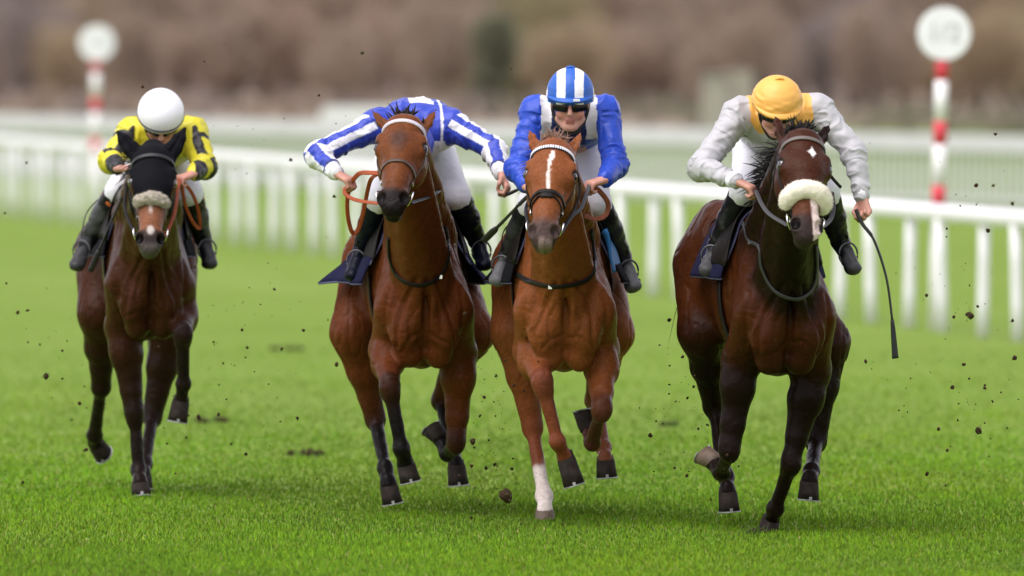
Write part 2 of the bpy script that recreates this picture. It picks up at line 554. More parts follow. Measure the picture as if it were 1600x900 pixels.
while q < rl + 26:
    p = RA + rd * (q + (0.10 if k % 2 else 0))
    o = part('post', pm, WPL, rail); o.location = (p[0] - RA[0], p[1] - RA[1], 0)
    o.rotation_euler = (0, math.radians((-1.2 if k % 2 else 1.0)), 0)
    q += sp; k += 1

# ---- far fence of narrow pales
FA, FB = np.array([9.5, 140.0]), np.array([-11.0, 188.0])
fd = (FB - FA) / np.linalg.norm(FB - FA); fl = np.linalg.norm(FB - FA)
fen = thing('pale_fence', 'far white fence of narrow upright pales under a broad rail', 'fence', loc=(FA[0], FA[1], 0))
WOODW = mat('fence_paint_white', (0.54, 0.54, 0.55), rough=0.6, var=0.1, var_scale=2)
ang = math.atan2(fd[1], fd[0]); Rz = np.array([[math.cos(ang), -math.sin(ang), 0], [math.sin(ang), math.cos(ang), 0], [0, 0, 1]])
mid = fd * fl / 2
v, f = box_vf((mid[0], mid[1], 0.90), (fl / 2, 0.03, 0.115), Rz); part('rail', vf_mesh('rail', v, f, False), WOODW, fen)
v, f = box_vf((mid[0], mid[1], 0.16), (fl / 2, 0.02, 0.03), Rz); part('rail', vf_mesh('rail', v, f, False), WOODW, fen)
v, f = box_vf((0, 0, 0.45), (0.032, 0.016, 0.45), Rz)
pmesh = vf_mesh('pale', v, f, False)
npale = 250
for i in range(npale):
    p = fd * fl * (i + 0.5) / npale
    o = part('pale', pmesh, WOODW, fen); o.location = (p[0], p[1] - 0.0, 0); o.location[0] += fd[1] * 0.05; o.location[1] -= fd[0] * 0.05

# ---- furlong markers
def marker(px, y, label, rdisc, ztop, lean, text=None):
    x = (px - 800) / FPX * y
    root = thing('furlong_marker', label, 'marker post', 'furlong marker posts', (x, y, 0))
    zc = ztop
    bands = []
    z0 = 0.0; zs = [0.0, 1.0, 1.17, 1.50, 1.69, 2.02, 2.20]
    red = mat('post_red', (0.60, 0.05, 0.07), rough=0.5, var=0.08, var_scale=8); wht = mat('post_white', (0.80, 0.79, 0.78), rough=0.5, var=0.05, var_scale=8)
    for i in range(6):
        a, b = zs[i] * ztop / 2.40, zs[i + 1] * ztop / 2.40
        v, f = sweep([(lean * a, 0, a), (lean * b, 0, b)], 0.055, sides=16)
        part('post_band', vf_mesh('post_band', v, f), red if i % 2 else wht, root)
    bm = bmesh.new(); bmesh.ops.create_cone(bm, cap_ends=True, segments=48, radius1=rdisc, radius2=rdisc, depth=0.03)
    bmesh.ops.bevel(bm, geom=[e for e in bm.edges if len(e.link_faces) == 2 and abs(e.link_faces[0].normal.dot(e.link_faces[1].normal)) < 0.3], offset=0.006, segments=2, affect='EDGES')
    me = bpy.data.meshes.new('disc'); bm.to_mesh(me); bm.free()
    d = part('disc', me, mat('disc_white', (0.78, 0.79, 0.80), rough=0.45, var=0.05, var_scale=6), root)
    d.location = (lean * zc + 0.01, -0.05, zc); d.rotation_euler = (math.radians(90), 0, 0)
    if text:
        cu = bpy.data.curves.new('numeral', 'FONT'); cu.body = text; cu.size = rdisc * 1.0; cu.align_x = 'CENTER'; cu.align_y = 'CENTER'; cu.extrude = 0.002
        to = bpy.data.objects.new('t', cu); COL.objects.link(to)
        dg = bpy.context.evaluated_depsgraph_get(); me = bpy.data.meshes.new_from_object(to.evaluated_get(dg)); bpy.data.objects.remove(to)
        t = part('numeral', me, mat('numeral_grey', (0.45, 0.45, 0.46), rough=0.6), d); t.location = (0, 0, 0.0175)
    return root
marker(1461, 91.5, 'nearer red and white banded marker post with a round white disc', 0.217, 2.39, 0.026, '1/2')
marker(147, 137.0, 'farther red and white banded marker post with a round white disc', 0.217, 2.23, 0.012, '1/2')

# ---- pale rounded board behind the far fence and a pale hut by the thicket
def rounded_slab(w, h, t, r):
    pr = []
    for cx, cz, a0 in ((w / 2 - r, h - r, 0), (-w / 2 + r, h - r, 90)):
        for a in np.linspace(a0, a0 + 90, 8): pr.append((cx + r * math.cos(math.radians(a)), cz + r * math.sin(math.radians(a))))
    pr += [(-w / 2, 0), (w / 2, 0)]
    n = len(pr); V = [(x, -t / 2, z) for x, z in pr] + [(x, t / 2, z) for x, z in pr]
    F = [tuple(range(n)), tuple(range(2 * n - 1, n - 1, -1))] + [(i, i + n, (i + 1) % n + n, (i + 1) % n) for i in range(n)]
    return V, F
yb = 186.0
brd = thing('padded_board', 'pale rounded board standing behind the far fence', 'board', loc=((600 - 800) / FPX * yb, yb, 0))
v, f = rounded_slab(2.1, 1.10, 0.10, 0.16); part('panel', vf_mesh('panel', v, f, False), mat('board_white', (0.72, 0.72, 0.72), rough=0.6, var=0.06, var_scale=3), brd)
for s in (-0.8, 0.8):
    v, f = box_vf((s, 0.16, 0.45), (0.04, 0.04, 0.45)); part('strut', vf_mesh('strut', v, f, False), WPL, brd)
yh = 255.0
hut = thing('hut', 'small pale hut far off beside the brown thicket', 'hut', loc=((1136 - 800) / FPX * yh, yh, 0))
v, f = box_vf((-0.25, 0, 0.62), (0.30, 0.5, 0.62)); part('wall', vf_mesh('wall', v, f, False), mat('hut_wall', (0.33, 0.305, 0.26), rough=0.8, var=0.1), hut)
v, f = box_vf((-0.25, 0, 1.27), (0.36, 0.56, 0.03)); part('roof', vf_mesh('roof', v, f, False), mat('hut_roof', (0.36, 0.34, 0.30), rough=0.8), hut)
v, f = box_vf((0.32, 0.1, 0.69), (0.26, 0.5, 0.69)); part('tank', vf_mesh('tank', v, f, False), mat('hut_tank', (0.33, 0.30, 0.25), rough=0.8, var=0.1), hut)

# ---- thicket and woods behind
def bush_mesh(seed, h, rx, n, trunk=True):
    rng = np.random.default_rng(seed)
    lobes = [(rng.uniform(-0.55, 0.55) * rx, rng.uniform(-0.5, 0.5) * rx, rng.uniform(0.30, 0.78) * h, rng.uniform(0.25, 0.5) * rx, rng.uniform(0.16, 0.28) * h) for _ in range(9)]
    lobes += [(0, 0, 0.45 * h, 0.7 * rx, 0.42 * h)]
    Vs = []
    per = n // len(lobes)
    for lx, ly, lz, lr, lh in lobes:
        d = rng.normal(0, 1, (per, 3)); d /= np.linalg.norm(d, axis=1)[:, None]
        r = rng.uniform(0.35, 1.0, per) ** 0.5
        c = np.stack([lx + d[:, 0] * lr * r, ly + d[:, 1] * lr * r, np.maximum(lz + d[:, 2] * lh * r, 0.05)], 1)
        t = d * np.array([0.6, 0.6, 0.3]) + np.array([0, 0, 0.9]) + rng.normal(0, 0.5, (per, 3)); t /= np.linalg.norm(t, axis=1)[:, None]
        s = np.cross(t, rng.normal(0, 1, (per, 3))); s /= np.linalg.norm(s, axis=1)[:, None]
        L = rng.uniform(0.18, 0.55, per)[:, None] * (h / 6); w = rng.uniform(0.02, 0.055, per)[:, None] * (h / 6)
        Vs.append(np.stack([c - s * w, c + s * w, c + t * L], 1).reshape(-1, 3))
    V = np.vstack(Vs); F = np.arange(len(V)).reshape(-1, 3)
    limbs = []
    for i in range(7):
        lx, ly, lz, _, _ = lobes[i]
        limbs.append(sweep(catmull([(rng.normal(0, 0.08), rng.normal(0, 0.08), 0), (lx * 0.35, ly * 0.35, lz * 0.45), (lx, ly, lz)], 4), [0.09 * h / 6 * q for q in np.linspace(1, 0.25, 9)], sides=6))
    lv, lf = join_vf(limbs)
    return np_mesh('crown', V, F, smooth=False), vf_mesh('trunk', lv, lf)

TW = {
    'brown': mat('twigs_brown', (0.375, 0.300, 0.235), rough=0.9, spec=0.05, trans=0.4),
    'mauve': mat('twigs_mauve', (0.315, 0.268, 0.240), rough=0.9, spec=0.05, trans=0.4),
    'russet': mat('twigs_russet', (0.40, 0.305, 0.240), rough=0.9, spec=0.05, trans=0.4),
    'olive': mat('twigs_olive', (0.345, 0.305, 0.180), rough=0.9, spec=0.05, trans=0.4),
    'tan': mat('twigs_tan', (0.42, 0.335, 0.225), rough=0.9, spec=0.05, trans=0.4),
    'dark': mat('twigs_slate', (0.20, 0.19, 0.195), rough=0.9, spec=0.05, trans=0.4),
    'green': mat('foliage_green', (0.19, 0.20, 0.13), rough=0.8, spec=0.2),
    'hedge': mat('hedge_green', (0.19, 0.175, 0.125), rough=0.85, spec=0.15)}
BARK = mat('bark', (0.07, 0.055, 0.045), rough=0.9)
shapes = [bush_mesh(100 + i, 6.0, 2.6, 5200) for i in range(4)]
low = [bush_mesh(200 + i, 1.7, 1.5, 3000) for i in range(2)]
tall = [bush_mesh(300 + i, 6.5, 0.9, 4000) for i in range(1)]
NAMES = {'brown': 'bare brown thicket bush far behind the rails', 'mauve': 'bare purplish grey bush far behind the rails', 'russet': 'bare reddish brown bush far behind the rails',
         'olive': 'olive green tinged bush far behind the rails', 'tan': 'pale tan bush far behind the rails', 'dark': 'dark slate coloured bush far behind the rails',
         'green': 'dark evergreen tree standing far behind the striped cap', 'hedge': 'low dark green hedge bush along the foot of the thicket'}
MC = {}
def plant(px, y, kind, shp, sc=(1, 1, 1), name='bush', rz=0.0):
    x = (px - 800) / FPX * y
    root = thing(name, NAMES[kind], 'tree' if kind == 'green' else 'bush', None if kind == 'green' else kind + ' bushes of the far thicket', (x, y, 0), rz)
    root.scale = sc
    for nm, me, mt in (('crown', shp[0], TW[kind]), ('trunk', shp[1], BARK)):
        key = (me.name, mt.name)
        if key not in MC:
            c = me.copy(); c.materials.clear(); c.materials.append(mt); MC[key] = c
        o = bpy.data.objects.new(nm, MC[key]); COL.objects.link(o); o.parent = root
rng = random.Random(5)
row1 = [(-60, 'russet'), (30, 'mauve'), (120, 'tan'), (200, 'brown'), (290, 'russet'), (370, 'brown'), (450, 'russet'), (530, 'brown'), (610, 'russet'), (680, 'brown'),
        (730, 'olive'), (830, 'olive'), (890, 'tan'), (960, 'russet'), (1040, 'brown'), (1120, 'brown'), (1200, 'brown'), (1290, 'mauve'), (1370, 'brown'), (1450, 'tan'), (1530, 'tan'), (1600, 'olive'), (1680, 'brown')]
for i, (px, kd) in enumerate(row1):
    plant(px + 40, 322 + rng.uniform(-6, 6), kd, shapes[(i + 2) % 4], (0.75, 0.75, 0.62 + rng.uniform(0, 0.2)), rz=rng.uniform(0, 6))
    plant(px, 300 + rng.uniform(-8, 8), kd, shapes[i % 4], (0.60, 0.60, 0.42 + rng.uniform(0, 0.12)), rz=rng.uniform(0, 6))
row2 = ['dark', 'dark', 'mauve', 'dark', 'mauve', 'mauve', 'brown', 'mauve', 'dark', 'mauve', 'olive', 'brown', 'dark', 'brown', 'brown', 'brown', 'mauve', 'brown', 'brown', 'mauve', 'brown']
for i, kd in enumerate(row2):
    plant(-100 + i * 90 + rng.uniform(-20, 20), 345 + rng.uniform(-10, 10), kd, shapes[(i + 1) % 4], (1.0, 1.0, 0.95 + rng.uniform(0, 0.2)), rz=rng.uniform(0, 6))
plant(772, 288, 'green', tall[0], (0.85, 0.85, 0.42), name='evergreen_tree')
for i in range(26):
    plant(-80 + i * 68 + rng.uniform(-15, 15), (285 if i < 13 else 285 - 4.2 * (i - 12)) + rng.uniform(-4, 4), 'hedge' if i > 12 else ('brown' if i % 3 else 'mauve'), low[i % 2], (0.8, 0.8, 0.42 + 0.1 * rng.random()), rz=rng.uniform(0, 6))
# wooded slope closing the view
nx, ny = 60, 14
V, F = [], []
for j in range(ny):
    for i in range(nx):
        x = -240 + 480 * i / (nx - 1); y = 395 + 40 * j
        z = 0.0 + 34 * (j / (ny - 1)) ** 0.75 + 1.6 * math.sin(i * 1.3 + j) + 1.2 * math.sin(i * 0.37 + 2 * j)
        V.append((x, y, max(z, -0.5) if j else -0.5))
for j in range(ny - 1):
    for i in range(nx - 1):
        F.append((j * nx + i, j * nx + i + 1, (j + 1) * nx + i + 1, (j + 1) * nx + i))
struct(part('hillside', vf_mesh('hillside', V, F), mat('slope_scrub', (0.30, 0.245, 0.225), rough=0.95, spec=0.05, var=0.4, var_scale=0.12)))

# ------------------------------------------------------------------ horses
FORE = (0.43, 0.30, 0.105, 0.075)
HIND = (0.47, 0.40, 0.105, 0.075)

class HeadFrame:
    def __init__(self, poll, muzzle, u, sc):
        self.o = poll; self.w = nrm(muzzle - poll)
        u = np.asarray(u, float); self.u = nrm(u - (u @ self.w) * self.w)
        self.n = np.cross(self.w, self.u); self.k = sc; self.ku = 1.13
        self.R = np.array([self.u, self.n, self.w])
    def __call__(self, a, b, s):
        return self.o + self.k * (a * self.ku * self.u + b * self.n + s * self.w)
    def inv(self, V):
        r = (V - self.o) / self.k
        return r @ self.u / self.ku, r @ self.n, r @ self.w

def hoof_vf(cor, sole, lat=(1, 0, 0), r0=0.043, r1=0.053):
    """wall from coronet to sole, toe long and sloping; returns hoof and shoe meshes"""
    ax = nrm(sole - cor); L = np.linalg.norm(sole - cor)
    toe = nrm(np.cross(ax, lat)); x = np.cross(toe, ax)
    n = 20; ang = np.linspace(0, 2 * np.pi, n, endpoint=False)
    rings = []
    for t, r, sh in ((-0.22, r0 * 0.92, -0.012), (0, r0, -0.010), (0.12, r0 * 1.08, -0.006), (0.55, r0 + (r1 - r0) * 0.6, 0.004), (1.0, r1, 0.014)):
        c = cor + ax * L * t + toe * sh
        dip = np.where(np.cos(ang) < -0.2, 0.10 * L, 0)[:, None] * 0
        el = 1.08 + 0.06 * t
        rings.append(c + x * (r * np.sin(ang))[:, None] + toe * (r * el * np.where(np.cos(ang) < 0, 0.86, 1.0) * np.cos(ang))[:, None] + ax * dip)
    V = np.vstack(rings); F = []
    for i in range(len(rings) - 1):
        for k in range(n):
            F.append((i * n + k, i * n + (k + 1) % n, (i + 1) * n + (k + 1) % n, (i + 1) * n + k))
    a = len(V)
    V = np.vstack([V, rings[-1].mean(0) - ax * 0.012, rings[0].mean(0)])
    for k in range(n):
        F.append((a, (len(rings) - 1) * n + k, (len(rings) - 1) * n + (k + 1) % n))
        F.append((a + 1, (k + 1) % n, k))
    # horseshoe: an open U under the wall
    th = np.linspace(-2.35, 2.35, 19)
    c = cor + ax * (L + 0.004) + toe * 0.014
    pts = [c + x * (r1 * 0.90 * math.sin(q)) + toe * (r1 * (1.10 if math.cos(q) > 0 else 0.95) * 0.93 * math.cos(q)) for q in th]
    shoe = sweep(pts, 0.0095, 0.0035, up=ax, sides=8, power=4)
    clip_ = box_vf(c + toe * r1 * 1.09 - ax * 0.009, (0.007, 0.0025, 0.009), np.array([x, toe, -ax]).T)
    return (V, F), join_vf([shoe, clip_])

def strands(roots, dirs, lens, wid, droop=0.3, seed=0, segs=5, wob=0.25):
    rng = np.random.default_rng(seed)
    Vs, Fs, o = [], [], 0
    for r, d, L in zip(roots, dirs, lens):
        d = nrm(d + rng.normal(0, wob, 3)); p = np.array(r, float); pts = [p.copy()]
        for i in range(segs):
            d = nrm(d + np.array([0, 0, -droop / segs]) + rng.normal(0, wob * 0.35, 3))
            p = p + d * L / segs; pts.append(p.copy())
        w = wid * np.array([1.0, 1.0, 0.85, 0.65, 0.4, 0.08])[:segs + 1] * rng.uniform(0.7, 1.3)
        v, f = sweep(pts, w, w * 0.5, up=(0.3, -0.5, 0.8), sides=4)
        Vs.append(v); Fs += [tuple(i + o for i in q) for q in f]; o += len(v)
    return np.vstack(Vs), Fs

def inh0(s): return ((s > -0.05) & (s < 0.62)) * 1.0

def build_horse(P):
    fr = P['frame']; dz = P.get('dz', 0.0)
    S = Sdf()
    T = lambda x, f, z: np.array([x, -f, z + dz])
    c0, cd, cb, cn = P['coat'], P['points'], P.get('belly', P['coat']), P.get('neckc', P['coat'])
    wd = P.get('wide', 1.0)
    dzh = P.get('dzh', 0.0)
    # trunk
    S.xs = P.get('bw', 0.92)
    S.seg(T(0, -1.05, 1.31 + dzh), T(0, -0.60, 1.26), (0.25, 0.29), (0.265 * wd, 0.325), k=0.05, col=c0)
    S.seg(T(0, -0.60, 1.245), T(0, -0.20, 1.20), (0.27 * wd, 0.325), (0.275 * wd, 0.385), k=0.05, col=cb)
    S.seg(T(0, -0.20, 1.20), T(0, 0.16, 1.17), (0.27 * wd, 0.39), (0.21, 0.37), k=0.06, col=c0)
    S.seg(T(0, 0.16, 1.15), T(0, 0.34, 1.12), (0.20, 0.35), (0.15, 0.23), k=0.06, col=c0)
    S.seg(T(0, -0.30, 1.50), T(0, 0.06, 1.50), (0.07, 0.12), (0.06, 0.13), k=0.08, col=c0)          # withers
    # croup and quarters
    for s in (-1, 1):
        S.ell(T(s * 0.13, -0.90, 1.43 + dzh), (0.13, 0.24, 0.17), k=0.08, col=c0)
        S.ell(T(s * 0.17, -1.02, 1.22 + dzh), (0.145, 0.22, 0.28), k=0.08, col=c0)
        S.ell(T(s * 0.13, -1.19, 1.17 + dzh), (0.09, 0.10, 0.22), k=0.06, col=c0)
    S.ell(T(0, -1.20, 1.42 + dzh), (0.10, 0.12, 0.13), k=0.08, col=c0)
    S.xs = 1.0
    # head frame
    poll = fr(*P['poll'])
    muz = fr.chain(poll, P['muzzle'][0], P['muzzle'][1], 1, 0.58 * P.get('hs', 1.1))
    eL, eR = P['ears']
    eu = fr(*eR, -poll[1]) - fr(*eL, -poll[1])
    yaw = P.get('yaw', 0.0)
    H = HeadFrame(poll, muz, nrm([eu[0], eu[0] * yaw, eu[2]]), P.get('hs', 1.1))
    k = H.k
    # neck
    Nb = T(P.get('nbx', 0), 0.10, 1.34); Nt = H(0, -0.035, 0.02)
    mid = (Nb + Nt) / 2 + np.array([0, 0, 0.035])
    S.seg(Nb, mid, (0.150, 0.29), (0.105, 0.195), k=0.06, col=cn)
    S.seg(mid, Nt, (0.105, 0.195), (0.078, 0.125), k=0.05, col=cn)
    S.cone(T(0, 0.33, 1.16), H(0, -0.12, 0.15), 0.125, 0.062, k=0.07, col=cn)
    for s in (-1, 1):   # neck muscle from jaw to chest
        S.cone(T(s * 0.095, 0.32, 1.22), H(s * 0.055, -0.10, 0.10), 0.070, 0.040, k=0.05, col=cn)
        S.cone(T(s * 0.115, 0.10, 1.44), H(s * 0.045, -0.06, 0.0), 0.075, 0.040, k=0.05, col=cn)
    # shoulder and breast
    S.xs = P.get('bw', 0.92)
    for s in (-1, 1):
        S.seg(T(s * 0.105, -0.02, 1.48), T(s * 0.185, 0.27, 1.10), (0.055, 0.12), (0.075, 0.13), u=(1, 0, 0.3), k=0.06, col=c0)
        S.ell(T(s * 0.195, 0.20, 1.10), (0.075, 0.15, 0.17), k=0.035, col=c0)
        S.ell(T(s * 0.105, 0.375, 1.02), (0.105, 0.090, 0.150), R=[[1, 0, s * 0.25], [0, 1, 0], [-s * 0.25, 0, 1]], k=0.022, col=c0)
        S.ell(T(s * 0.085, 0.315, 0.885), (0.085, 0.085, 0.09), k=0.035, col=c0)
        S.ell(T(s * 0.185, 0.345, 1.125), (0.065, 0.07, 0.10), k=0.03, col=c0)
    S.seg(T(0, 0.475, 1.16), T(0, 0.475, 0.92), (0.010, 0.03), (0.008, 0.03), k=0.05, sub=True)       # groove between the pectorals
    S.xs = 1.0
    # legs
    hoofs = []
    legs = P['legs']
    for key in ('FL', 'FR', 'HL', 'HR'):
        s = -1 if key[1] == 'L' else 1
        spec = legs[key]; fore = key[0] == 'F'
        Ls = FORE if fore else HIND
        j = [fr(*spec[0])]
        for q, L in zip(spec[1:], Ls):
            if len(q) == 4:
                j.append(fr(q[0], q[1], q[3] if q[3] is not None else 0))
            else:
                j.append(fr.chain(j[-1], q[0], q[1], q[2], L))
        J0, J1, J2, J3, J4 = j
        P.setdefault('_j', {})[key] = j
        lc = spec and P.get('legc', {}).get(key, {})
        cc = lc.get('cannon', cd); cp = lc.get('pastern', cc); cu = lc.get('upper', c0); ck = lc.get('knee', tuple(0.8 * a + 0.2 * b for a, b in zip(cd, c0)))
        if fore:
            sh = T(s * 0.160 * P.get('bw', 0.92) / 0.92, 0.30, 1.08)
            S.cone(sh, J0, 0.098, 0.088, k=0.045, col=c0)
            a, b = J0, J1
            m1 = a + (b - a) * 0.30; m2 = a + (b - a) * 0.72
            cm = tuple(0.55 * x + 0.45 * y for x, y in zip(cu, ck))
            S.cone(a, m1, 0.090, 0.082, k=0.04, col=cu)
            S.cone(m1, m2, 0.080, 0.056, k=0.03, col=cu)
            S.cone(m2, b, 0.055, 0.047, k=0.02, col=cm)
            S.ell(a + (b - a) * 0.25 + np.array([s * 0.02, -0.03, 0]), (0.066, 0.07, 0.11), k=0.03, col=cu)
            S.ell(b, (0.044, 0.048, 0.068), k=0.035, col=ck)
            S.ell(b + nrm(J2 - b) * 0.045, (0.043, 0.045, 0.04), k=0.02, col=ck)
            S.ell(b + np.array([0, -0.024, 0.0]) , (0.034, 0.030, 0.050), k=0.025, col=ck)
            r_c = (0.034, 0.0315)
        else:
            hp = T(s * 0.155, -0.92, 1.28 + dzh)
            S.cone(hp, J0, 0.175, 0.118, k=0.08, col=c0)
            S.cone(T(s * 0.13, -1.17, 1.14 + dzh), J0 + (J1 - J0) * 0.45, 0.10, 0.070, k=0.06, col=cu)
            a, b = J0, J1
            m1 = a + (b - a) * 0.45
            S.cone(a, m1, 0.112, 0.078, k=0.05, col=cu)
            S.cone(m1, b, 0.076, 0.050, k=0.03, col=tuple(0.6 * x + 0.4 * y for x, y in zip(cu, ck)))
            S.ell(b, (0.046, 0.058, 0.060), k=0.03, col=ck)
            back = nrm(nrm(J0 - J1) * 0.5 - nrm(J2 - J1)); 
            S.cone(b, b + np.array([0, 0.055, 0.035]), 0.036, 0.026, k=0.025, col=ck)
            S.cone(b + np.array([0, 0.05, 0.035]), a + (b - a) * 0.5 + np.array([0, 0.05, 0]), 0.020, 0.030, k=0.03, col=ck)
            r_c = (0.0355, 0.033)
        S.cone(J1, J2, r_c[0], r_c[1], k=0.02, col=cc)
        tb = np.array([0, 0.022, 0])                                       # tendons behind the cannon
        S.cone(J1 + tb + (J2 - J1) * 0.12, J2 + tb * 0.8, 0.020, 0.020, k=0.016, col=cc)
        S.ell(J2, (0.042, 0.045, 0.045), k=0.018, col=cp)
        S.ell(J2 + np.array([0, 0.028, -0.008]), (0.030, 0.026, 0.032), k=0.02, col=cp)
        S.cone(J2, J3, 0.035, 0.036, k=0.018, col=cp)
        S.cone(J3 - nrm(J4 - J3) * 0.02, J3, 0.036, 0.041, k=0.012, col=cp)
        hoofs.append((key, J3, J4))
    # head
    kx = k * H.ku; KV = np.array([kx, k, k])
    hc, mz = P.get('headc', c0), P.get('muzc', cd)
    S.ell(H(0, -0.005, 0.055), np.array([0.080, 0.092, 0.095]) * KV, R=H.R, k=0.04, col=hc)
    S.seg(H(0, 0.030, 0.06), H(0, 0.036, 0.225), (0.076 * kx, 0.070 * k), (0.086 * kx, 0.068 * k), u=H.u, k=0.03, col=hc)
    S.seg(H(0, 0.034, 0.20), H(0, 0.018, 0.47), (0.074 * kx, 0.066 * k), (0.049 * kx, 0.052 * k), u=H.u, k=0.03, col=hc)
    S.seg(H(0, 0.082, 0.22), H(0, 0.060, 0.44), (0.034 * kx, 0.016 * k), (0.026 * kx, 0.012 * k), u=H.u, k=0.025, col=hc)   # nasal bone
    S.seg(H(0, -0.050, 0.16), H(0, -0.034, 0.50), (0.056 * kx, 0.068 * k), (0.036 * kx, 0.034 * k), u=H.u, k=0.03, col=hc)
    for s in (-1, 1):
        S.ell(H(s * 0.050, -0.055, 0.195), np.array([0.046, 0.098, 0.125]) * KV, R=H.R, k=0.03, col=hc)       # cheek
        S.seg(H(s * 0.076, 0.052, 0.150), H(s * 0.082, 0.040, 0.215), (0.024 * kx, 0.026 * k), (0.022 * kx, 0.026 * k), u=H.u, k=0.025, col=hc)   # brow bone
        S.seg(H(s * 0.066, 0.006, 0.25), H(s * 0.050, 0.000, 0.37), (0.013 * kx, 0.012 * k), (0.008 * kx, 0.010 * k), u=H.u, k=0.025, col=hc)   # facial crest
        S.ell(H(s * 0.094, 0.036, 0.196), np.array([0.020, 0.024, 0.026]) * KV, R=H.R, k=0.012, sub=True)     # eye socket
        S.seg(H(s * 0.088, 0.058, 0.178), H(s * 0.096, 0.030, 0.182), (0.010 * kx, 0.009 * k), (0.010 * kx, 0.008 * k), u=H.u, k=0.012, col=hc)
        S.seg(H(s * 0.083, 0.050, 0.219), H(s * 0.092, 0.022, 0.216), (0.008 * kx, 0.008 * k), (0.008 * kx, 0.008 * k), u=H.u, k=0.012, col=hc)
        S.ell(H(s * 0.072, -0.012, 0.12), np.array([0.016, 0.03, 0.035]) * KV, R=H.R, k=0.02, col=hc)
    S.ell(H(0, 0.004, 0.512), np.array([0.056, 0.055, 0.062]) * KV, R=H.R, k=0.025, col=mz)
    S.ell(H(0, -0.002, 0.562), np.array([0.044, 0.043, 0.034]) * KV, R=H.R, k=0.022, col=mz)                  # upper lip
    S.ell(H(0, -0.046, 0.540), np.array([0.038, 0.032, 0.040]) * KV, R=H.R, k=0.014, col=mz)                  # chin
    for s in (-1, 1):
        S.ell(H(s * 0.041, 0.030, 0.520), np.array([0.026, 0.032, 0.044]) * KV, R=H.R, k=0.016, col=mz)
        S.ell(H(s * 0.047, 0.050, 0.532), np.array([0.019, 0.032, 0.031]) * KV, R=H.R, k=0.008, sub=True)
    S.seg(H(-0.06, -0.032, 0.56), H(0.06, -0.032, 0.56), (0.02 * k, 0.0035 * k), (0.02 * k, 0.0035 * k), u=H.w, k=0.008, sub=True)  # mouth
    # ears
    for s, e in ((-1, eL), (1, eR)):
        base = H(s * 0.060, -0.018, 0.012)
        tip = fr.chain(base, e[0], e[1], P.get('earf', -1), 0.19)
        ax = nrm(tip - base); Le = np.linalg.norm(tip - base)
        ev = nrm(H.n - (H.n @ ax) * ax); eu_ = np.cross(ax, ev)
        m1 = base + ax * Le * 0.40; m2 = base + ax * Le * 0.72
        es = P.get('earw', 1.0)
        S.seg(base - ax * 0.01, m1, (0.026 * es, 0.023), (0.031 * es, 0.020), u=eu_, k=0.02, col=P.get('earc', hc))
        S.seg(m1, m2, (0.031 * es, 0.019), (0.021 * es, 0.014), u=eu_, k=0.015, col=P.get('earc', hc))
        S.seg(m2, tip, (0.021 * es, 0.013), (0.004, 0.004), u=eu_, k=0.015, col=P.get('earc', hc))
        S.seg(base + ax * Le * 0.22 + ev * 0.030, base + ax * Le * 0.80 + ev * 0.016, (0.016, 0.020), (0.007, 0.011), u=eu_, k=0.008, sub=True)
        P.setdefault('_ears', []).append((base, tip))
    V, F = S.mesh(P.get('vox', 0.009), smooth=2)
    C = S.colors(V, 0.018)
    a, b, s = H.inv(V)
    N = vnormals(V, F)
    # muscle and vein relief
    V = V + N * (0.0045 * vnoise(V, 8.0, 3) + 0.0022 * vnoise(V, 20.0, 5))[:, None]
    # creases and veins of the breast and shoulders, seen from in front
    xz = V[:, [0, 2]] - np.array([0, dz]); front = sstep(0.15, 0.5, -N[:, 1]) * (V[:, 1] < 0.05) * (V[:, 2] > 0.5) * (V[:, 2] < 1.5 + dz) * (V[:, 1] > -0.62)
    def crease(pts, r, amp):
        pl = np.array(catmull([np.array([p[0], p[1], 0.0]) for p in pts], 6))[:, :2]; d = np.full(len(V), 9.0)
        for p0, p1 in zip(pl[:-1], pl[1:]):
            e = p1 - p0; t_ = np.clip(((xz - p0) @ e) / (e @ e + 1e-9), 0, 1)
            d = np.minimum(d, np.linalg.norm(xz - p0 - t_[:, None] * e, axis=1))
        return -amp * np.exp(-(d / r) ** 2)
    rg_ = np.random.default_rng(P['seed'] + 50); dsp = crease([(0, 1.24), (0.004, 1.08), (0, 0.90)], 0.016, 0.016)
    for sg in (-1, 1):
        q = lambda x, z: (sg * x * P.get('bw', 0.92) / 0.92 + rg_.normal(0, 0.006), z + rg_.normal(0, 0.012))
        dsp += crease([q(0.055, 1.24), q(0.12, 1.10), q(0.155, 0.98), q(0.15, 0.90)], 0.013, 0.012)
        dsp += crease([q(0.015, 0.97), q(0.07, 0.945), q(0.13, 0.90)], 0.010, 0.008)
        dsp += crease([q(0.20, 1.20), q(0.205, 1.06), q(0.185, 0.95)], 0.012, 0.009)
        dsp += crease([q(0.06, 1.12), q(0.085, 1.03), q(0.075, 0.97)], 0.010, 0.006)
        dsp += crease([q(0.10, 1.20), q(0.16, 1.07), q(0.18, 0.97), q(0.17, 0.88)], 0.005, -0.004)
        dsp += crease([q(0.03, 1.10), q(0.06, 1.00), q(0.05, 0.93)], 0.004, -0.003)
    V = V + N * (dsp * front)[:, None]
    st = 1 - np.abs(vnoise(V * np.array([2.2, 1.6, 0.55]), 9.0, 31))
    V = V - N * (0.0050 * sstep(0.80, 1.0, st) * (1 - inh0(s)) * sstep(0.55, 0.75, V[:, 2]))[:, None]
    inhead = (s > -0.02) & (s < 0.62) & (np.abs(a) < 0.16) & (b > -0.16) & (b < 0.16)
    C = C * (1.0 + 0.10 * vnoise(V, 5.0, 1) + 0.06 * vnoise(V, 30.0, 2))[:, None]
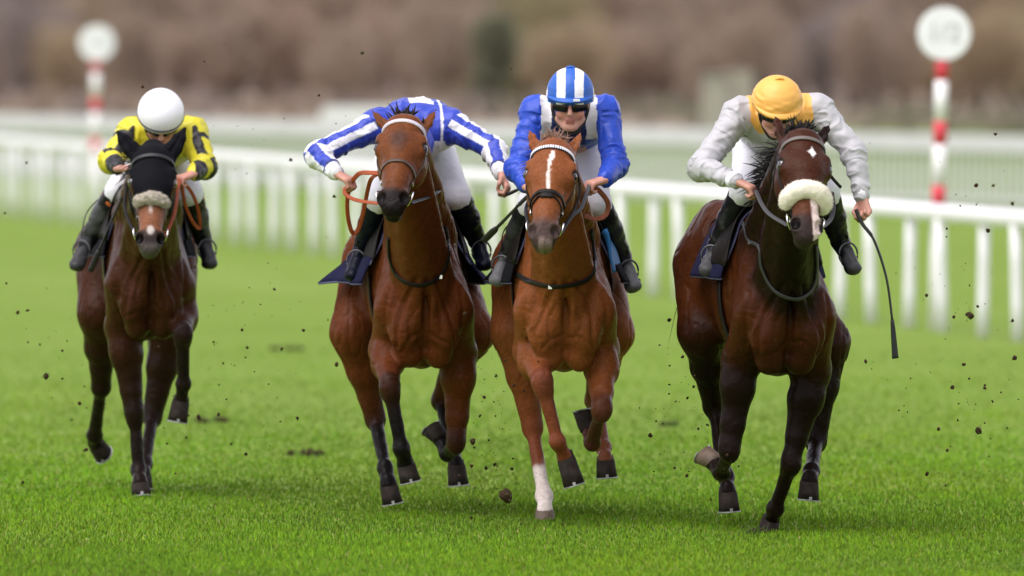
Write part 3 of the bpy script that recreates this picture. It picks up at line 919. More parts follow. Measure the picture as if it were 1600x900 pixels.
    # eye rims dark and the insides of nostrils and ears dark
    for sg in (-1, 1):
        de = np.sqrt((a - sg * 0.094) ** 2 + (b - 0.038) ** 2 + ((s - 0.197)) ** 2)
        C = mixc(C, (0.012, 0.008, 0.007), inhead * (1 - sstep(0.026, 0.042, de)))
        dn = np.sqrt(((a - sg * 0.047) / 0.9) ** 2 + ((b - 0.045) / 1.3) ** 2 + ((s - 0.532) / 1.2) ** 2)
        C = mixc(C, (0.003, 0.002, 0.002), inhead * (1 - sstep(0.019, 0.027, dn)))
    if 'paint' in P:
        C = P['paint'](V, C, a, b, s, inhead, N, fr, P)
    C = np.clip(C, 0, 1)
    root = fr.place(thing('horse', P['label'], 'horse', 'galloping racehorses'))
    coat = mat('horse_coat_' + P['key'], vcol=True, rough=0.34, spec=0.075, bump=0.30, bump_scale=170, bump_stretch=(1, 1, 0.3), bump_dist=0.004, var=0.22, var_scale=70, bump2=(11.0, 0.5, 0.025))
    part('body', np_mesh('horse_body', V, F, C), coat, root)
    eye = mat('horse_eye', (0.012, 0.007, 0.005), rough=0.06, spec=0.8, coat=1.0)
    for sg in (-1, 1):
        bm = bmesh.new(); bmesh.ops.create_uvsphere(bm, u_segments=16, v_segments=10, radius=0.026 * k)
        me = bpy.data.meshes.new('eye'); bm.to_mesh(me); bm.free()
        me.polygons.foreach_set('use_smooth', np.ones(len(me.polygons), bool))
        o = part('eye', me, eye, root); o.location = H(sg * 0.0835, 0.040, 0.197)
    hm = mat('hoof_horn', (0.026, 0.020, 0.017), rough=0.65, spec=0.08, var=0.45, var_scale=30, bump=0.4, bump_scale=40, bump_stretch=(1, 1, 6), bump_dist=0.003)
    hmp = mat('hoof_horn_pale', (0.115, 0.082, 0.058), rough=0.55, spec=0.3, var=0.3, var_scale=30, bump=0.4, bump_scale=40, bump_dist=0.003)
    sm = mat('horseshoe_metal', (0.36, 0.36, 0.36), rough=0.5, metal=0.7, var=0.4, var_scale=50)
    for key, J3, J4 in hoofs:
        (hv, hf), (sv, sf) = hoof_vf(J3, J4)
        ho = part('hoof', vf_mesh('hoof', hv, hf), hmp if key in P.get('pale_hoof', ()) else hm, root)
        part('horseshoe', vf_mesh('horseshoe', sv, sf, False), sm, ho)
    # mane, forelock and tail
    mm = mat('mane_hair_' + P['key'], P['mane'], rough=0.55, spec=0.15, var=0.4, var_scale=60)
    rng = np.random.default_rng(P['seed'])
    roots, dirs, lens = [], [], []
    side = P.get('mane_side', -1)
    W0 = T(0, -0.02, 1.64)
    crest = [W0, (Nb + Nt) / 2 + np.array([0, 0.12, 0.19]), H(0, -0.10, -0.05)]
    crest = catmull(crest, 20)
    for i in range(P.get('mane_n', 260)):
        t = rng.uniform(0.0, 1.0); p = crest[int(t * (len(crest) - 1))]
        roots.append(p + rng.normal(0, 0.012, 3) - np.array([0, 0, 0.015]))
        dirs.append(np.array([side * rng.uniform(0.2, 1.2), 0.5, 0.35])); lens.append(rng.uniform(0.10, 0.20))
    for i in range(P.get('lock_n', 110)):
        p = H(rng.normal(0, 0.024), rng.uniform(-0.06, 0.045), rng.uniform(-0.036, -0.020))
        roots.append(p); dirs.append(-H.w * rng.uniform(0.8, 1.2) + H.u * rng.normal(P.get('lock_dir', 0), 0.5) + H.n * rng.uniform(-0.2, 0.5)); lens.append(rng.uniform(0.045, 0.085))
    nm_ = P.get('mane_n', 260)
    mv = [strands(roots[:nm_], dirs[:nm_], lens[:nm_], 0.0085, droop=0.9, seed=P['seed'])]
    if len(roots) > nm_: mv.append(strands(roots[nm_:], dirs[nm_:], lens[nm_:], 0.0065, droop=0.15, seed=P['seed'] + 7))
    V2, F2 = join_vf(mv)
    part('mane', vf_mesh('mane', V2, F2), mm, root)
    roots, dirs, lens = [], [], []
    for i in range(160):
        roots.append(T(rng.normal(0, 0.018), -1.29, 1.46 + dzh + rng.normal(0, 0.02))); dirs.append(np.array([rng.normal(0, 0.1), 1.0, 0.1])); lens.append(rng.uniform(0.5, 0.85))
    V2, F2 = strands(roots, dirs, lens, 0.006, droop=2.2, seed=P['seed'] + 1, wob=0.1)
    part('tail', vf_mesh('tail', V2, F2), mm, root)
    P['S'], P['H'], P['T'], P['root'] = S, H, T, root
    return P

# ------------------------------------------------------------------ the four horses
BLK = (0.016, 0.012, 0.011)
def paint_hooded(V, C, a, b, s, ih, N, fr, P):
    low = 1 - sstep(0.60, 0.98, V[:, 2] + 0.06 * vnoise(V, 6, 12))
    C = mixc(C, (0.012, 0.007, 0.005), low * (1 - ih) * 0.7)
    C = mixc(C, (0.20, 0.08, 0.04), ih * sstep(0.33, 0.38, s) * (1 - sstep(0.475, 0.50, s)) * sstep(0.0, 0.02, b) * (1 - sstep(0.045, 0.06, np.abs(a))))
    C = mixc(C, (0.60, 0.55, 0.50), ih * (1 - sstep(0.010, 0.020, np.sqrt(a ** 2 + ((s - 0.495) / 1.5) ** 2))) * (b > 0) * 0.8)
    C = mixc(C, (0.55, 0.45, 0.40), ih * (1 - sstep(0.006, 0.012, np.abs(a + 0.003))) * sstep(0.33, 0.35, s) * (1 - sstep(0.385, 0.42, s)) * (b > 0.02) * 0.8)
    g = vnoise(V, 40, 8)
    C = mixc(C, (0.10, 0.085, 0.08), ih * sstep(0.545, 0.57, s + 0.006 * g) * 0.8)
    return C
def paint_bay(V, C, a, b, s, ih, N, fr, P):
    d = np.sqrt((a / 0.8) ** 2 + ((s - 0.20) / 1.6) ** 2)
    C = mixc(C, (0.045, 0.028, 0.025), ih * (b > 0.03) * (1 - sstep(0.015, 0.065, d + 0.01 * vnoise(V, 30, 4))) * 0.7)
    C = mixc(C, (0.011, 0.008, 0.008), ih * sstep(0.475, 0.52, s))
    C = mixc(C, (0.20, 0.15, 0.13), ih * (1 - sstep(0.012, 0.03, np.sqrt((a - 0.03) ** 2 + (b + 0.05) ** 2 + (s - 0.55) ** 2))) * 0.6)
    return C
def paint_chestnut(V, C, a, b, s, ih, N, fr, P):
    J1, J2 = P['_j']['HL'][1], P['_j']['HL'][2]; e = J2 - J1
    t = ((V - J1) @ e) / (e @ e); dl = np.linalg.norm(V - J1 - np.clip(t, 0, 1)[:, None] * e, axis=1)
    C = mixc(C, (0.60, 0.52, 0.48), (dl < 0.07) * (t < 1.3) * sstep(0.50, 0.62, t + 0.12 * vnoise(V, 30, 9)))
    w = 0.0050 + 0.005 * np.exp(-((s - 0.14) / 0.03) ** 2) + 0.003 * np.exp(-((s - 0.28) / 0.05) ** 2)
    cx = 0.002 + 0.004 * np.sin(s * 22)
    m = (1 - sstep(w * 0.8, w * 1.25, np.abs(a - cx) + 0.002 * vnoise(V, 90, 2))) * sstep(0.095, 0.105, s) * (1 - sstep(0.31, 0.335, s))
    C = mixc(C, (0.72, 0.62, 0.56), ih * (b > 0.03) * m)
    C = mixc(C, (0.055, 0.036, 0.032), ih * sstep(0.45, 0.52, s) * 0.9)
    C = mixc(C, (0.45, 0.33, 0.30), ih * (1 - sstep(0.008, 0.016, np.abs(np.abs(a - 0.01) - 0.014))) * sstep(0.555, 0.58, s + 0.008 * vnoise(V, 60, 1)) * 0.35)
    return C
def paint_star(V, C, a, b, s, ih, N, fr, P):
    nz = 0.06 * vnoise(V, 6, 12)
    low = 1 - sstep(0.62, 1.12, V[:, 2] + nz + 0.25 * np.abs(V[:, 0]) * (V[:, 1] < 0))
    C = mixc(C, (0.008, 0.004, 0.003), low * (1 - ih) * 0.93)  # black lower legs, with the belly's shade painted into the coat
    mid_shade = (1 - sstep(0.07, 0.19, np.abs(V[:, 0] - 0.02) + nz)) * sstep(0.98, 1.12, V[:, 2]) * (V[:, 1] < 0) * (1 - ih)
    C = mixc(C, (0.008, 0.004, 0.003), mid_shade * 0.93)  # shade down the neck front and chest centre, painted into the coat
    x, y = np.abs(a - 0.018), (s - 0.155)
    st = (x / 0.020) ** 0.75 + (np.abs(y) / np.where(y > 0, 0.042, 0.032)) ** 0.75
    C = mixc(C, (0.85, 0.83, 0.81), ih * (b > 0.03) * (1 - sstep(0.85, 1.1, st)))
    cx = 0.026 + (s - 0.45) * 0.10
    m = (1 - sstep(0.013, 0.019, np.abs(a - cx) + 0.003 * vnoise(V, 60, 3))) * sstep(0.37, 0.40, s) * (1 - sstep(0.575, 0.60, s))
    C = mixc(C, (0.13, 0.045, 0.022), ih * sstep(0.35, 0.38, s) * (1 - sstep(0.46, 0.50, s)) * (b > 0.0) * 0.6)
    C = mixc(C, (0.62, 0.50, 0.46), ih * (b > 0.01) * m)
    return C

HORSES = [
    dict(key='hooded', seed=1, frame=Frame(229, 59.4, 5.0), dz=0.03, dzh=-0.04, label='dark bay horse in a black hood, farthest left and farthest back',
         bw=0.80, earw=1.25, coat=(0.044, 0.0145, 0.0060), points=(0.0134, 0.0100, 0.0100), headc=(0.065, 0.024, 0.013), muzc=(0.0301, 0.0255, 0.0241), mane=(0.0080, 0.0067, 0.0067),
         poll=(240, 243, 0.92), muzzle=(234, 394), ears=((184, 206), (289, 201)), hs=1.06, wide=0.97,
         legs=dict(FL=[(192, 510, 0.10), (210, 646, 1), (217, 735, -1), (219, 754, 1), (221, 776, 1)],
                   FR=[(281, 488, 0.12), (286, 521, 1), (286, 600, -1), (283, 626, -1), (277, 658, -1)],
                   HL=[(157, 490, -0.72), (158, 605, -1), (148, 680, -1), (149, 694, -1), (161, 706, -1)],
                   HR=[(268, 505, -0.72), (238, 652, -1), (226, 725, 1), (224, 742, 1), (223, 764, 1)]),
         paint=paint_hooded, mane_n=120, lock_n=0),
    dict(key='bay', seed=2, frame=Frame(655, 57.0, 4.5), dz=-0.045, dzh=0.02, label='bright bay horse with a plain face, second from the left',
         bw=0.87, coat=(0.098, 0.027, 0.0080), points=(0.0074, 0.0060, 0.0060), headc=(0.130, 0.041, 0.013), muzc=(0.0235, 0.0174, 0.0161), mane=(0.0134, 0.0100, 0.0087),
         poll=(634, 198, 0.95), muzzle=(613, 332), ears=((579, 170), (681, 172)), hs=1.12, yaw=-0.18,
         legs=dict(FL=[(606, 548, 0.10), (608, 604, 1), (627, 700, -1), (634, 724, -1), (641, 752, -1)],
                   FR=[(716, 552, 0.10), (713, 690, 1), (699, 708, -1), (687, 684, -1), (674, 667, -1)],
                   HL=[(553, 520, -0.70), (586, 655, -1), (602, 730, 1), (607, 756, 1), (613, 786, 1)],
                   HR=[(735, 520, -0.70), (690, 625, -1), (708, 705, 1), (713, 726, 1), (716, 757, 1)]),
         paint=paint_bay, mane_n=120, lock_n=170),
    dict(key='chestnut', seed=3, frame=Frame(879, 56.0, 1.5), dz=-0.03, dzh=0.0, label='light chestnut horse with a thin white stripe down its face',
         bw=0.88, coat=(0.172, 0.053, 0.0155), points=(0.1608, 0.0456, 0.0188), headc=(0.195, 0.062, 0.020), muzc=(0.0670, 0.0436, 0.0369), mane=(0.20, 0.115, 0.080),
         poll=(866, 234, 0.95), muzzle=(848, 384), ears=((827, 203), (908, 206)), hs=1.10, yaw=-0.10,
         legs=dict(FL=[(832, 548, 0.10), (847, 597, 1), (872, 690, -1), (884, 715, -1), (897, 757, -1)],
                   FR=[(938, 548, 0.10), (940, 640, 1), (925, 692, -1), (918, 668, -1), (912, 642, -1)],
                   HL=[(805, 520, -0.70), (832, 668, -1), (850, 776, 1), (851, 797, 1), (852, 821, 1)],
                   HR=[(952, 520, -0.70), (930, 625, -1), (943, 700, 1), (946, 718, 1), (948, 745, 1)]),
         legc=dict(FL=dict(knee=(0.13, 0.038, 0.02)), FR=dict(knee=(0.05, 0.018, 0.011), cannon=(0.06, 0.02, 0.012)),
                   HL=dict(pastern=(0.66, 0.58, 0.54)), HR=dict(cannon=(0.15, 0.05, 0.025))),
         paint=paint_chestnut, mane_n=200, lock_n=170, pale_hoof=('HL',)),
    dict(key='dark', seed=4, frame=Frame(1208, 55.0, 9.0), dz=-0.02, dzh=0.02, label='dark bay horse with a white star and white sheepskin noseband, on the right',
         bw=0.88, coat=(0.050, 0.0138, 0.0038), points=(0.0047, 0.0040, 0.0040), headc=(0.046, 0.0145, 0.0068), neckc=(0.0147, 0.0060, 0.0040), muzc=(0.0301, 0.0214, 0.0201), mane=(0.0067, 0.0054, 0.0054),  # neckc is near black: the neck's shade is put into its colour
         poll=(1252, 220, 0.95), muzzle=(1259, 376), ears=((1211, 181), (1299, 190)), hs=1.12, yaw=0.03,
         legs=dict(FL=[(1158, 562, 0.10), (1140, 702, 1), (1127, 738, -1), (1115, 722, -1), (1099, 707, -1)],
                   FR=[(1268, 580, 0.10), (1236, 722, 1), (1212, 794, -1), (1205, 811, -1), (1198, 836, -1)],
                   HL=[(1098, 520, -0.70), (1115, 635, -1), (1134, 745, 1), (1137, 767, 1), (1139, 798, 1)],
                   HR=[(1290, 535, -0.70), (1275, 690, -1), (1268, 735, 1), (1265, 751, 1), (1262, 780, 1)]),
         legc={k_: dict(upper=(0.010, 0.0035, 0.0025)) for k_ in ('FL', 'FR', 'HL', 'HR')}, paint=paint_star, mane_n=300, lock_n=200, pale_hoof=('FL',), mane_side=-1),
]
for P in HORSES:
    build_horse(P)

# ------------------------------------------------------------------ jockeys
def arm_coords(V, s, e, w):
    """distance to arm, position along it (0..2), side-to-side position across it as the viewer sees it (-1 low/inner .. 1 top/outer)"""
    best = np.full(len(V), 9.0); T_ = np.zeros(len(V)); Q = np.zeros(len(V)); AL = np.zeros(len(V))
    for i, (a, b, r) in enumerate(((s, e, 0.066), (e, w, 0.052))):
        ba = b - a; L2 = ba @ ba
        t = np.clip(((V - a) @ ba) / L2, 0, 1)
        off = V - a - t[:, None] * ba
        d = np.linalg.norm(off, axis=1)
        n = nrm([-ba[2], 0, ba[0]])
        out = np.array([1.0 if (w[0] > 0) else -1.0, 0, 0.7])
        if n @ out < 0: n = -n
        m = d < best
        best[m] = d[m]; T_[m] = (i + t)[m]; Q[m] = (off @ n / r)[m]; AL[m] = (t * math.sqrt(L2) + i * 0.3)[m]
    return best, T_, Q, AL

def fist(S, wr, kn, inward, col, pdir=None, r=0.0088):
    d = nrm(kn - wr)
    p = np.array(pdir if pdir is not None else (0.45 * inward, -0.15, -0.85), float); p = nrm(p - (p @ d) * d)
    g = np.cross(d, p) * (1 if inward > 0 else -1)      # from index to little finger
    if g @ np.array([-inward, 0, -0.3]) < 0: g = -g
    S.seg(wr - d * 0.01, wr + d * 0.078, (0.027, 0.019), (0.040, 0.019), u=g, k=0.012, col=col)
    lens = (0.94, 1.04, 1.0, 0.84)
    for i in range(4):
        K = wr + d * (0.086 + (0.004, 0.008, 0.004, -0.004)[i]) + g * (i - 1.5) * 0.0195 - p * 0.004
        q1 = K + lens[i] * 0.036 * nrm(d * 0.55 + p * 0.84)
        q2 = q1 + lens[i] * 0.026 * nrm(-d * 0.55 + p * 0.84)
        q3 = q2 + lens[i] * 0.020 * nrm(-d * 0.95 - p * 0.3)
        S.cone(K - d * 0.012, q1, r * 1.22, r * 1.05, k=0.005, col=col)
        S.cone(q1, q2, r * 1.05, r * 0.95, k=0.004, col=col)
        S.cone(q2, q3, r * 0.95, r * 0.82, k=0.004, col=col)
    t0 = wr + d * 0.030 - g * 0.034 + p * 0.006
    t1 = t0 + 0.038 * nrm(d * 0.75 - g * 0.35 + p * 0.55)
    t2 = t1 + 0.032 * nrm(d * 0.55 + g * 0.55 + p * 0.60)
    S.cone(wr + d * 0.015 - g * 0.018, t0, 0.017, 0.0145, k=0.012, col=col)
    S.cone(t0, t1, 0.0135, 0.0115, k=0.006, col=col)
    S.cone(t1, t2, 0.0112, 0.0090, k=0.004, col=col)
    return d, p, g

SKIN = (0.50, 0.265, 0.20)
def build_jockey(J, P):
    fr = P['frame']; g = lambda q: fr(*q)
    T = P['T']
    j = {k: g(J[k]) for k in ('head', 'sL', 'sR', 'eL', 'eR', 'wL', 'wR', 'kL', 'kR', 'hip', 'nL', 'nR', 'aL', 'aR', 'tL', 'tR')}
    base = j['hip'].copy()
    root = fr.place(thing('person', J['label'], 'person', 'racing jockeys'), base)
    # head axes
    tilt = J['tilt']; turn = J.get('turn', 0.0)
    hf = nrm([turn, -1.0, -tilt]); hu = nrm(np.array([1, 0, J.get('roll', 0.0)]) - (np.array([1, 0, J.get('roll', 0.0)]) @ hf) * hf)
    hup = np.cross(hf, hu) * -1
    if hup[2] < 0: hup = -hup
    hk = J.get('hk', 1.08); hc = j['head']; HP = lambda a, b, c: hc + hk * (a * hu + b * hf + c * hup)      # right, face, up
    HR = np.array([hu, hf, hup])
    sL, sR = j['sL'], j['sR']; chest = (sL + sR) / 2 + np.array([0, 0.06, -0.045]); neck = (sL + sR) / 2 + np.array([0, -0.02, 0.02])
    hips = [j['hip'] + np.array([s * 0.085, 0, -0.01]) for s in (-1, 1)]
    # ---- body: one continuous surface
    S = Sdf(); sk = J.get('skin', SKIN); lip = (sk[0] * 0.75, sk[1] * 0.5, sk[2] * 0.55)
    S.ell(HP(0, -0.012, 0.02), (0.074, 0.092, 0.092), R=HR, k=0.02, col=sk)
    S.ell(HP(0, 0.020, -0.045), (0.060, 0.066, 0.075), R=HR, k=0.03, col=sk)
    S.ell(HP(0, 0.060, -0.098), (0.028, 0.024, 0.024), R=HR, k=0.025, col=sk)         # chin
    for s in (-1, 1):
        S.ell(HP(s * 0.040, 0.052, -0.040), (0.024, 0.024, 0.026), R=HR, k=0.02, col=tuple(c * f for c, f in zip(sk, (1.05, 0.85, 0.85))))
        S.cone(HP(s * 0.050, 0.015, -0.070), HP(s * 0.020, 0.058, -0.098), 0.020, 0.016, k=0.02, col=sk)
        S.ell(HP(s * 0.030, 0.088, 0.000), (0.015, 0.010, 0.009), R=HR, k=0.008, sub=True)
        S.ell(HP(s * 0.077, -0.005, -0.015), (0.010, 0.020, 0.030), R=HR, k=0.008, col=sk)   # ears
    S.cone(HP(0, 0.084, 0.010), HP(0, 0.104, -0.034), 0.009, 0.0125, k=0.012, col=sk)   # nose
    for s in (-1, 1):
        S.ell(HP(s * 0.010, 0.094, -0.038), (0.008, 0.009, 0.007), R=HR, k=0.006, col=sk)
    S.seg(HP(-0.017, 0.082, -0.062), HP(0.017, 0.082, -0.062), (0.006, 0.006), (0.006, 0.006), u=hup, k=0.006, col=lip)
    S.seg(HP(-0.015, 0.079, -0.073), HP(0.015, 0.079, -0.073), (0.006, 0.006), (0.006, 0.006), u=hup, k=0.006, col=lip)
    S.seg(HP(-0.022, 0.090, -0.0675), HP(0.022, 0.090, -0.0675), (0.0022, 0.009), (0.0022, 0.009), u=hup, k=0.003, sub=True)
    S.cone(neck + np.array([0, 0.03, -0.01]), HP(0, -0.03, -0.04), 0.062, 0.056, k=0.03, col=sk)
    S.seg(j['hip'], chest, (0.135, 0.095), (0.155, 0.105), k=0.04, col=sk)
    for s, sh, el, wr, kn in ((-1, sL, j['eL'], j['wL'], j['kL']), (1, sR, j['eR'], j['wR'], j['kR'])):
        S.cone(chest, sh, 0.080, 0.060, k=0.04, col=sk)
        S.cone(sh, el, 0.052, 0.042, k=0.03, col=sk)
        S.cone(el, wr, 0.042, 0.026, k=0.02, col=sk)
        ex = J.get('palm', {}).get('L' if s < 0 else 'R')
        J.setdefault('_hand', {})['L' if s < 0 else 'R'] = fist(S, wr, kn, -s, (sk[0] * 1.0, sk[1] * 0.93, sk[2] * 0.93), ex)
    for hp, kn, an, to in ((hips[0], j['nL'], j['aL'], j['tL']), (hips[1], j['nR'], j['aR'], j['tR'])):
        S.cone(hp, kn, 0.080, 0.052, k=0.03, col=sk)
        S.cone(kn, an, 0.050, 0.034, k=0.03, col=sk)
        S.cone(an, an + (to - an) * 0.85, 0.032, 0.024, k=0.02, col=sk)
    V, F = S.mesh(0.006, smooth=1)
    C = S.colors(V, 0.006)
    C = C * (1 + 0.08 * vnoise(V, 60, 3))[:, None]
    C[:, 0] *= 1 + 0.04 * vnoise(V, 25, 5)
    part('body', np_mesh('person_body', V, F, np.clip(C, 0, 1)), mat('skin', vcol=True, rough=0.5, spec=0.4, bump=0.15, bump_scale=300, bump_dist=0.002), root)
    # ---- jacket (silks)
    S = Sdf()
    mid = (j['hip'] + chest) / 2 + np.array([0, 0, 0.035])
    tail = j['hip'] + np.array([0, -0.03, 0.02])
    S.seg(tail, mid, (0.150, 0.105), (0.170, 0.118), k=0.05)
    S.seg(mid, chest, (0.170, 0.118), (0.185, 0.125), k=0.05)
    S.ell(chest + np.array([0, -0.02, 0.01]), (0.190, 0.12, 0.115), k=0.05)
    arms = {}
    for nm, sh, el, wr in (('L', sL, j['eL'], j['wL']), ('R', sR, j['eR'], j['wR'])):
        cuff = el + (wr - el) * 0.93
        S.cone(chest, sh, 0.100, 0.078, k=0.05)
        S.cone(sh, el, 0.072, 0.058, k=0.035)
        S.cone(el, cuff, 0.058, 0.039, k=0.025)
        S.ell(el + np.array([0, 0.01, -0.012]), (0.058, 0.055, 0.058), k=0.03)
        arms[nm] = arm = (sh, el, wr)
    if J.get('hump'): S.ell(chest + np.array([0.03, 0.12, 0.068]), (0.175, 0.20, 0.112), k=0.08)
    S.cone(chest + np.array([0, 0.0, 0.07]), HP(0, -0.05, -0.075), 0.085, 0.066, k=0.04)
    V, F = S.mesh(0.0058, smooth=2)
    N = vnormals(V, F)
    dL, tL, qL, alL = arm_coords(V, *arms['L']); dR, tR, qR, alR = arm_coords(V, *arms['R'])
    isL = (dL < dR); d, t, q, al = np.where(isL, dL, dR), np.where(isL, tL, tR), np.where(isL, qL, qR), np.where(isL, alL, alR)
    sh_near = np.where(isL, np.linalg.norm(V - sL, axis=1), np.linalg.norm(V - sR, axis=1))
    onarm = (d < 0.095) & (t > 0.12) & (np.abs(V[:, 0] - chest[0]) > 0.15)
    # folds: across the sleeve, and pulled diagonally over the body
    fa = np.stack([al * 1.0, q * 0.022 + 0.03 * V[:, 1], np.where(isL, 3.0, 9.0)], 1)
    wa = vnoise(fa, 34, J['seed']) * 0.6 + vnoise(fa, 72, J['seed'] + 1) * 0.4
    fb = V * np.array([0.9, 1.1, 1.6]) + 0.05 * np.stack([vnoise(V, 6, 1), vnoise(V, 6, 2), vnoise(V, 6, 4)], 1)
    wb = vnoise(fb, 16, J['seed'] + 2)
    wb = (1 - np.abs(wb)) * 2 - 1
    rid = 1 - 2 * np.abs(vnoise(fa + 0.015 * np.stack([wb, wb, wb], 1), 26, J['seed'] + 9)) ** 0.7
    rb = 1 - 2 * np.abs(vnoise(V * np.array([1.6, 1.0, 0.7]) + 0.04 * vnoise(V, 5, 8)[:, None], 11, J['seed'] + 7)) ** 0.7
    amp = np.where(onarm, 0.0025 * wa + 0.0075 * rid, 0.0015 * wb + 0.0080 * rb)
    V = V + N * amp[:, None]
    C = J['silks'](V, N, dict(onarm=onarm, isL=isL, t=t, q=q, al=al, chest=chest, neck=neck, hc=hc, sh=sh_near, hip=j['hip'], fr=fr))
    silk = mat('racing_silk', vcol=True, rough=0.40, spec=0.35, sheen=0.05, var=0.05, var_scale=12, ridged=(7.0, 0.55, 0.03))
    part('jacket', np_mesh('jacket', V, F, C), silk, root)
    # cuffs
    for nm in 'LR':
        el, wr = arms[nm][1], arms[nm][2]; dd = nrm(wr - el)
        v, f = sweep([wr - dd * 0.045, wr - dd * 0.02, wr + dd * 0.002, wr + dd * 0.004], [0.040, 0.038, 0.034, 0.028], sides=14)
        part('cuff', vf_mesh('cuff', v, f), mat('cuff_' + J['key'], J.get('cuff', (0.8, 0.8, 0.82)), rough=0.7), root)
    # ---- breeches
    S = Sdf()
    S.seg(j['hip'] + np.array([0, 0.04, 0.02]), j['hip'] + np.array([0, -0.09, -0.03]), (0.155, 0.115), (0.135, 0.10), k=0.05)
    for hp, kn, an in ((hips[0], j['nL'], j['aL']), (hips[1], j['nR'], j['aR'])):
        S.cone(hp, kn, 0.102, 0.066, k=0.04)
        S.cone(kn, kn + (an - kn) * 0.25, 0.064, 0.056, k=0.03)
    V, F = S.mesh(0.010, smooth=1); N = vnormals(V, F)
    V = V + N * (0.004 * (1 - np.abs(vnoise(V * np.array([1, 1, 1.5]), 18, 4))) + 0.0015 * vnoise(V, 50, 2))[:, None]
    part('breeches', np_mesh('breeches', V, F), mat('breeches_white', (0.68, 0.68, 0.73), rough=0.62, spec=0.3, bump=0.3, bump_scale=30, bump_dist=0.01), root)
    # ---- boots
    bm_ = mat('boot_leather', vcol=True, rough=0.30, spec=0.10, bump=0.35, bump_scale=35, bump_dist=0.006)
    for kn, an, to, sg in ((j['nL'], j['aL'], j['tL'], -1), (j['nR'], j['aR'], j['tR'], 1)):
        S = Sdf(); ft = nrm(to - an)
        k0 = kn + (an - kn) * J.get('boot_top', 0.10)
        S.cone(k0, kn + (an - kn) * 0.5, 0.072, 0.064, k=0.02)
        S.cone(kn + (an - kn) * 0.5, an, 0.064, 0.046, k=0.02)
        S.seg(an, to, (0.040, 0.040), (0.040, 0.026), u=np.cross(ft, nrm(an - kn)), k=0.02)
        S.ell(an - ft * 0.035 + nrm(an - kn) * 0.03, (0.036, 0.036, 0.036), k=0.02)
        S.ell(to, (0.038, 0.044, 0.027), k=0.02)
        V, F = S.mesh(0.0075, smooth=1); N = vnormals(V, F)
        V = V + N * (0.003 * vnoise(V * np.array([1, 1, 2.0]), 30, 3))[:, None]
        C = np.tile(np.array(J.get('bootc', (0.010, 0.010, 0.013))), (len(V), 1))
        ts = ((V - an) @ ft) / max(np.linalg.norm(to - an), 1e-3)
        nz = vnoise(V, 28, 7)
        if J.get('toe') is not None:
            C = mixc(C, J['toe'], sstep(0.15, 0.5, ts + 0.35 * nz) * sstep(-0.3, 0.2, sg * (V[:, 0] - an[0]) / 0.04 + 0.4 * nz))
        if J.get('shin') is not None:
            tt = ((V - kn) @ (an - kn)) / ((an - kn) @ (an - kn))
            C = mixc(C, J['shin'], sstep(0.25, 0.35, tt) * (1 - sstep(0.9, 1.0, tt)) * sstep(0.0, 0.4, sg * (V[:, 0] - kn[0] - tt * (an - kn)[0]) / 0.05 + 0.5 * nz))
        b_ = part('boot', np_mesh('boot', V, F, C), bm_, root)
        if J.get('garter'):
            dd = nrm(an - kn); p0 = k0 + dd * 0.02
            v, f = sweep([p0 - dd * 0.018, p0, p0 + dd * 0.018], [0.0685, 0.071, 0.068], sides=20)
            part('garter', vf_mesh('garter', v, f), mat('garter_orange', (0.55, 0.12, 0.03), rough=0.6), b_)
    # ---- helmet with its cap
    S = Sdf(); hr = J.get('hr', 0.118)
    hr_ = hr; cc = HP(0, -0.012, 0.036)
    hz = J.get('hz', 0.95); ctop = cc + hup * hr * hz
    S.ell(cc, (hr, hr * 1.12, hr * hz), R=HR, k=0.01)
    S.ell(cc - hup * 0.02, (hr * 0.97, hr * 1.08, hr * 0.60), R=HR, k=0.012); hr = hr / hk
    cut = lambda X, Y, Z: -(((X - hc[0]) * hup[0] + (Y - hc[1]) * hup[1] + (Z - hc[2]) * hup[2]) - 0.004 + 0.20 * ((X - hc[0]) * hf[0] + (Y - hc[1]) * hf[1] + (Z - hc[2]) * hf[2]) * -1 * 0.0)
    lo, hi = cc - 0.2, cc + 0.2
    V, F = S.mesh(0.0045, smooth=1, clip=(lo, hi, cut))
    N = vnormals(V, F); r = V - hc; ca, cb_, cz = r @ hu, r @ hf, r @ hup
    wr_ = J.get('cap_wrinkle', 0.0)
    if wr_:
        low = 1 - sstep(0.02, 0.13, cz)
        V = V + N * (wr_ * (vnoise(np.stack([ca * 1.0, cb_ * 1.0, cz * 2.6], 1), 26, 5) * (0.35 + low)))[:, None]
    C = J['cap'](ca, cb_, cz)
    hm = mat('cap_' + ('silk' if wr_ else 'shell'), vcol=True, rough=0.45 if wr_ else 0.35, spec=0.45, bump=0.12 if wr_ else 0.02, bump_scale=40, bump_dist=0.006)
    ho = part('helmet', np_mesh('helmet', V, F, C), hm, root)
    if J.get('peak'):
        th = np.linspace(-1.25, 1.25, 21); V = []; Fq = []
        for layer, dz_ in ((0, 0.006), (1, -0.002)):
            for i, a in enumerate(th):
                for kq, (rr, dn) in enumerate(((0.985, 0.0), (1.09, -0.006), (1.17, -0.014))):
                    w_ = math.cos(a * 1.18)
                    R_ = 1 + (rr - 1) * max(w_, 0.12)
                    V.append(HP(math.sin(a) * hr * R_, -0.012 + math.cos(a) * hr * 1.13 * R_, 0.030 + dz_ + dn * max(w_, 0)))
        n3 = len(th) * 3
        for layer in (0, 1):
            for i in range(len(th) - 1):
                for kq in range(2):
                    a0 = layer * n3 + i * 3 + kq
                    qd = (a0, a0 + 1, a0 + 4, a0 + 3)
                    Fq.append(qd if layer == 0 else qd[::-1])
        for i in range(len(th) - 1):
            Fq.append((i * 3 + 2, i * 3 + 5, n3 + i * 3 + 5, n3 + i * 3 + 2)[::-1])
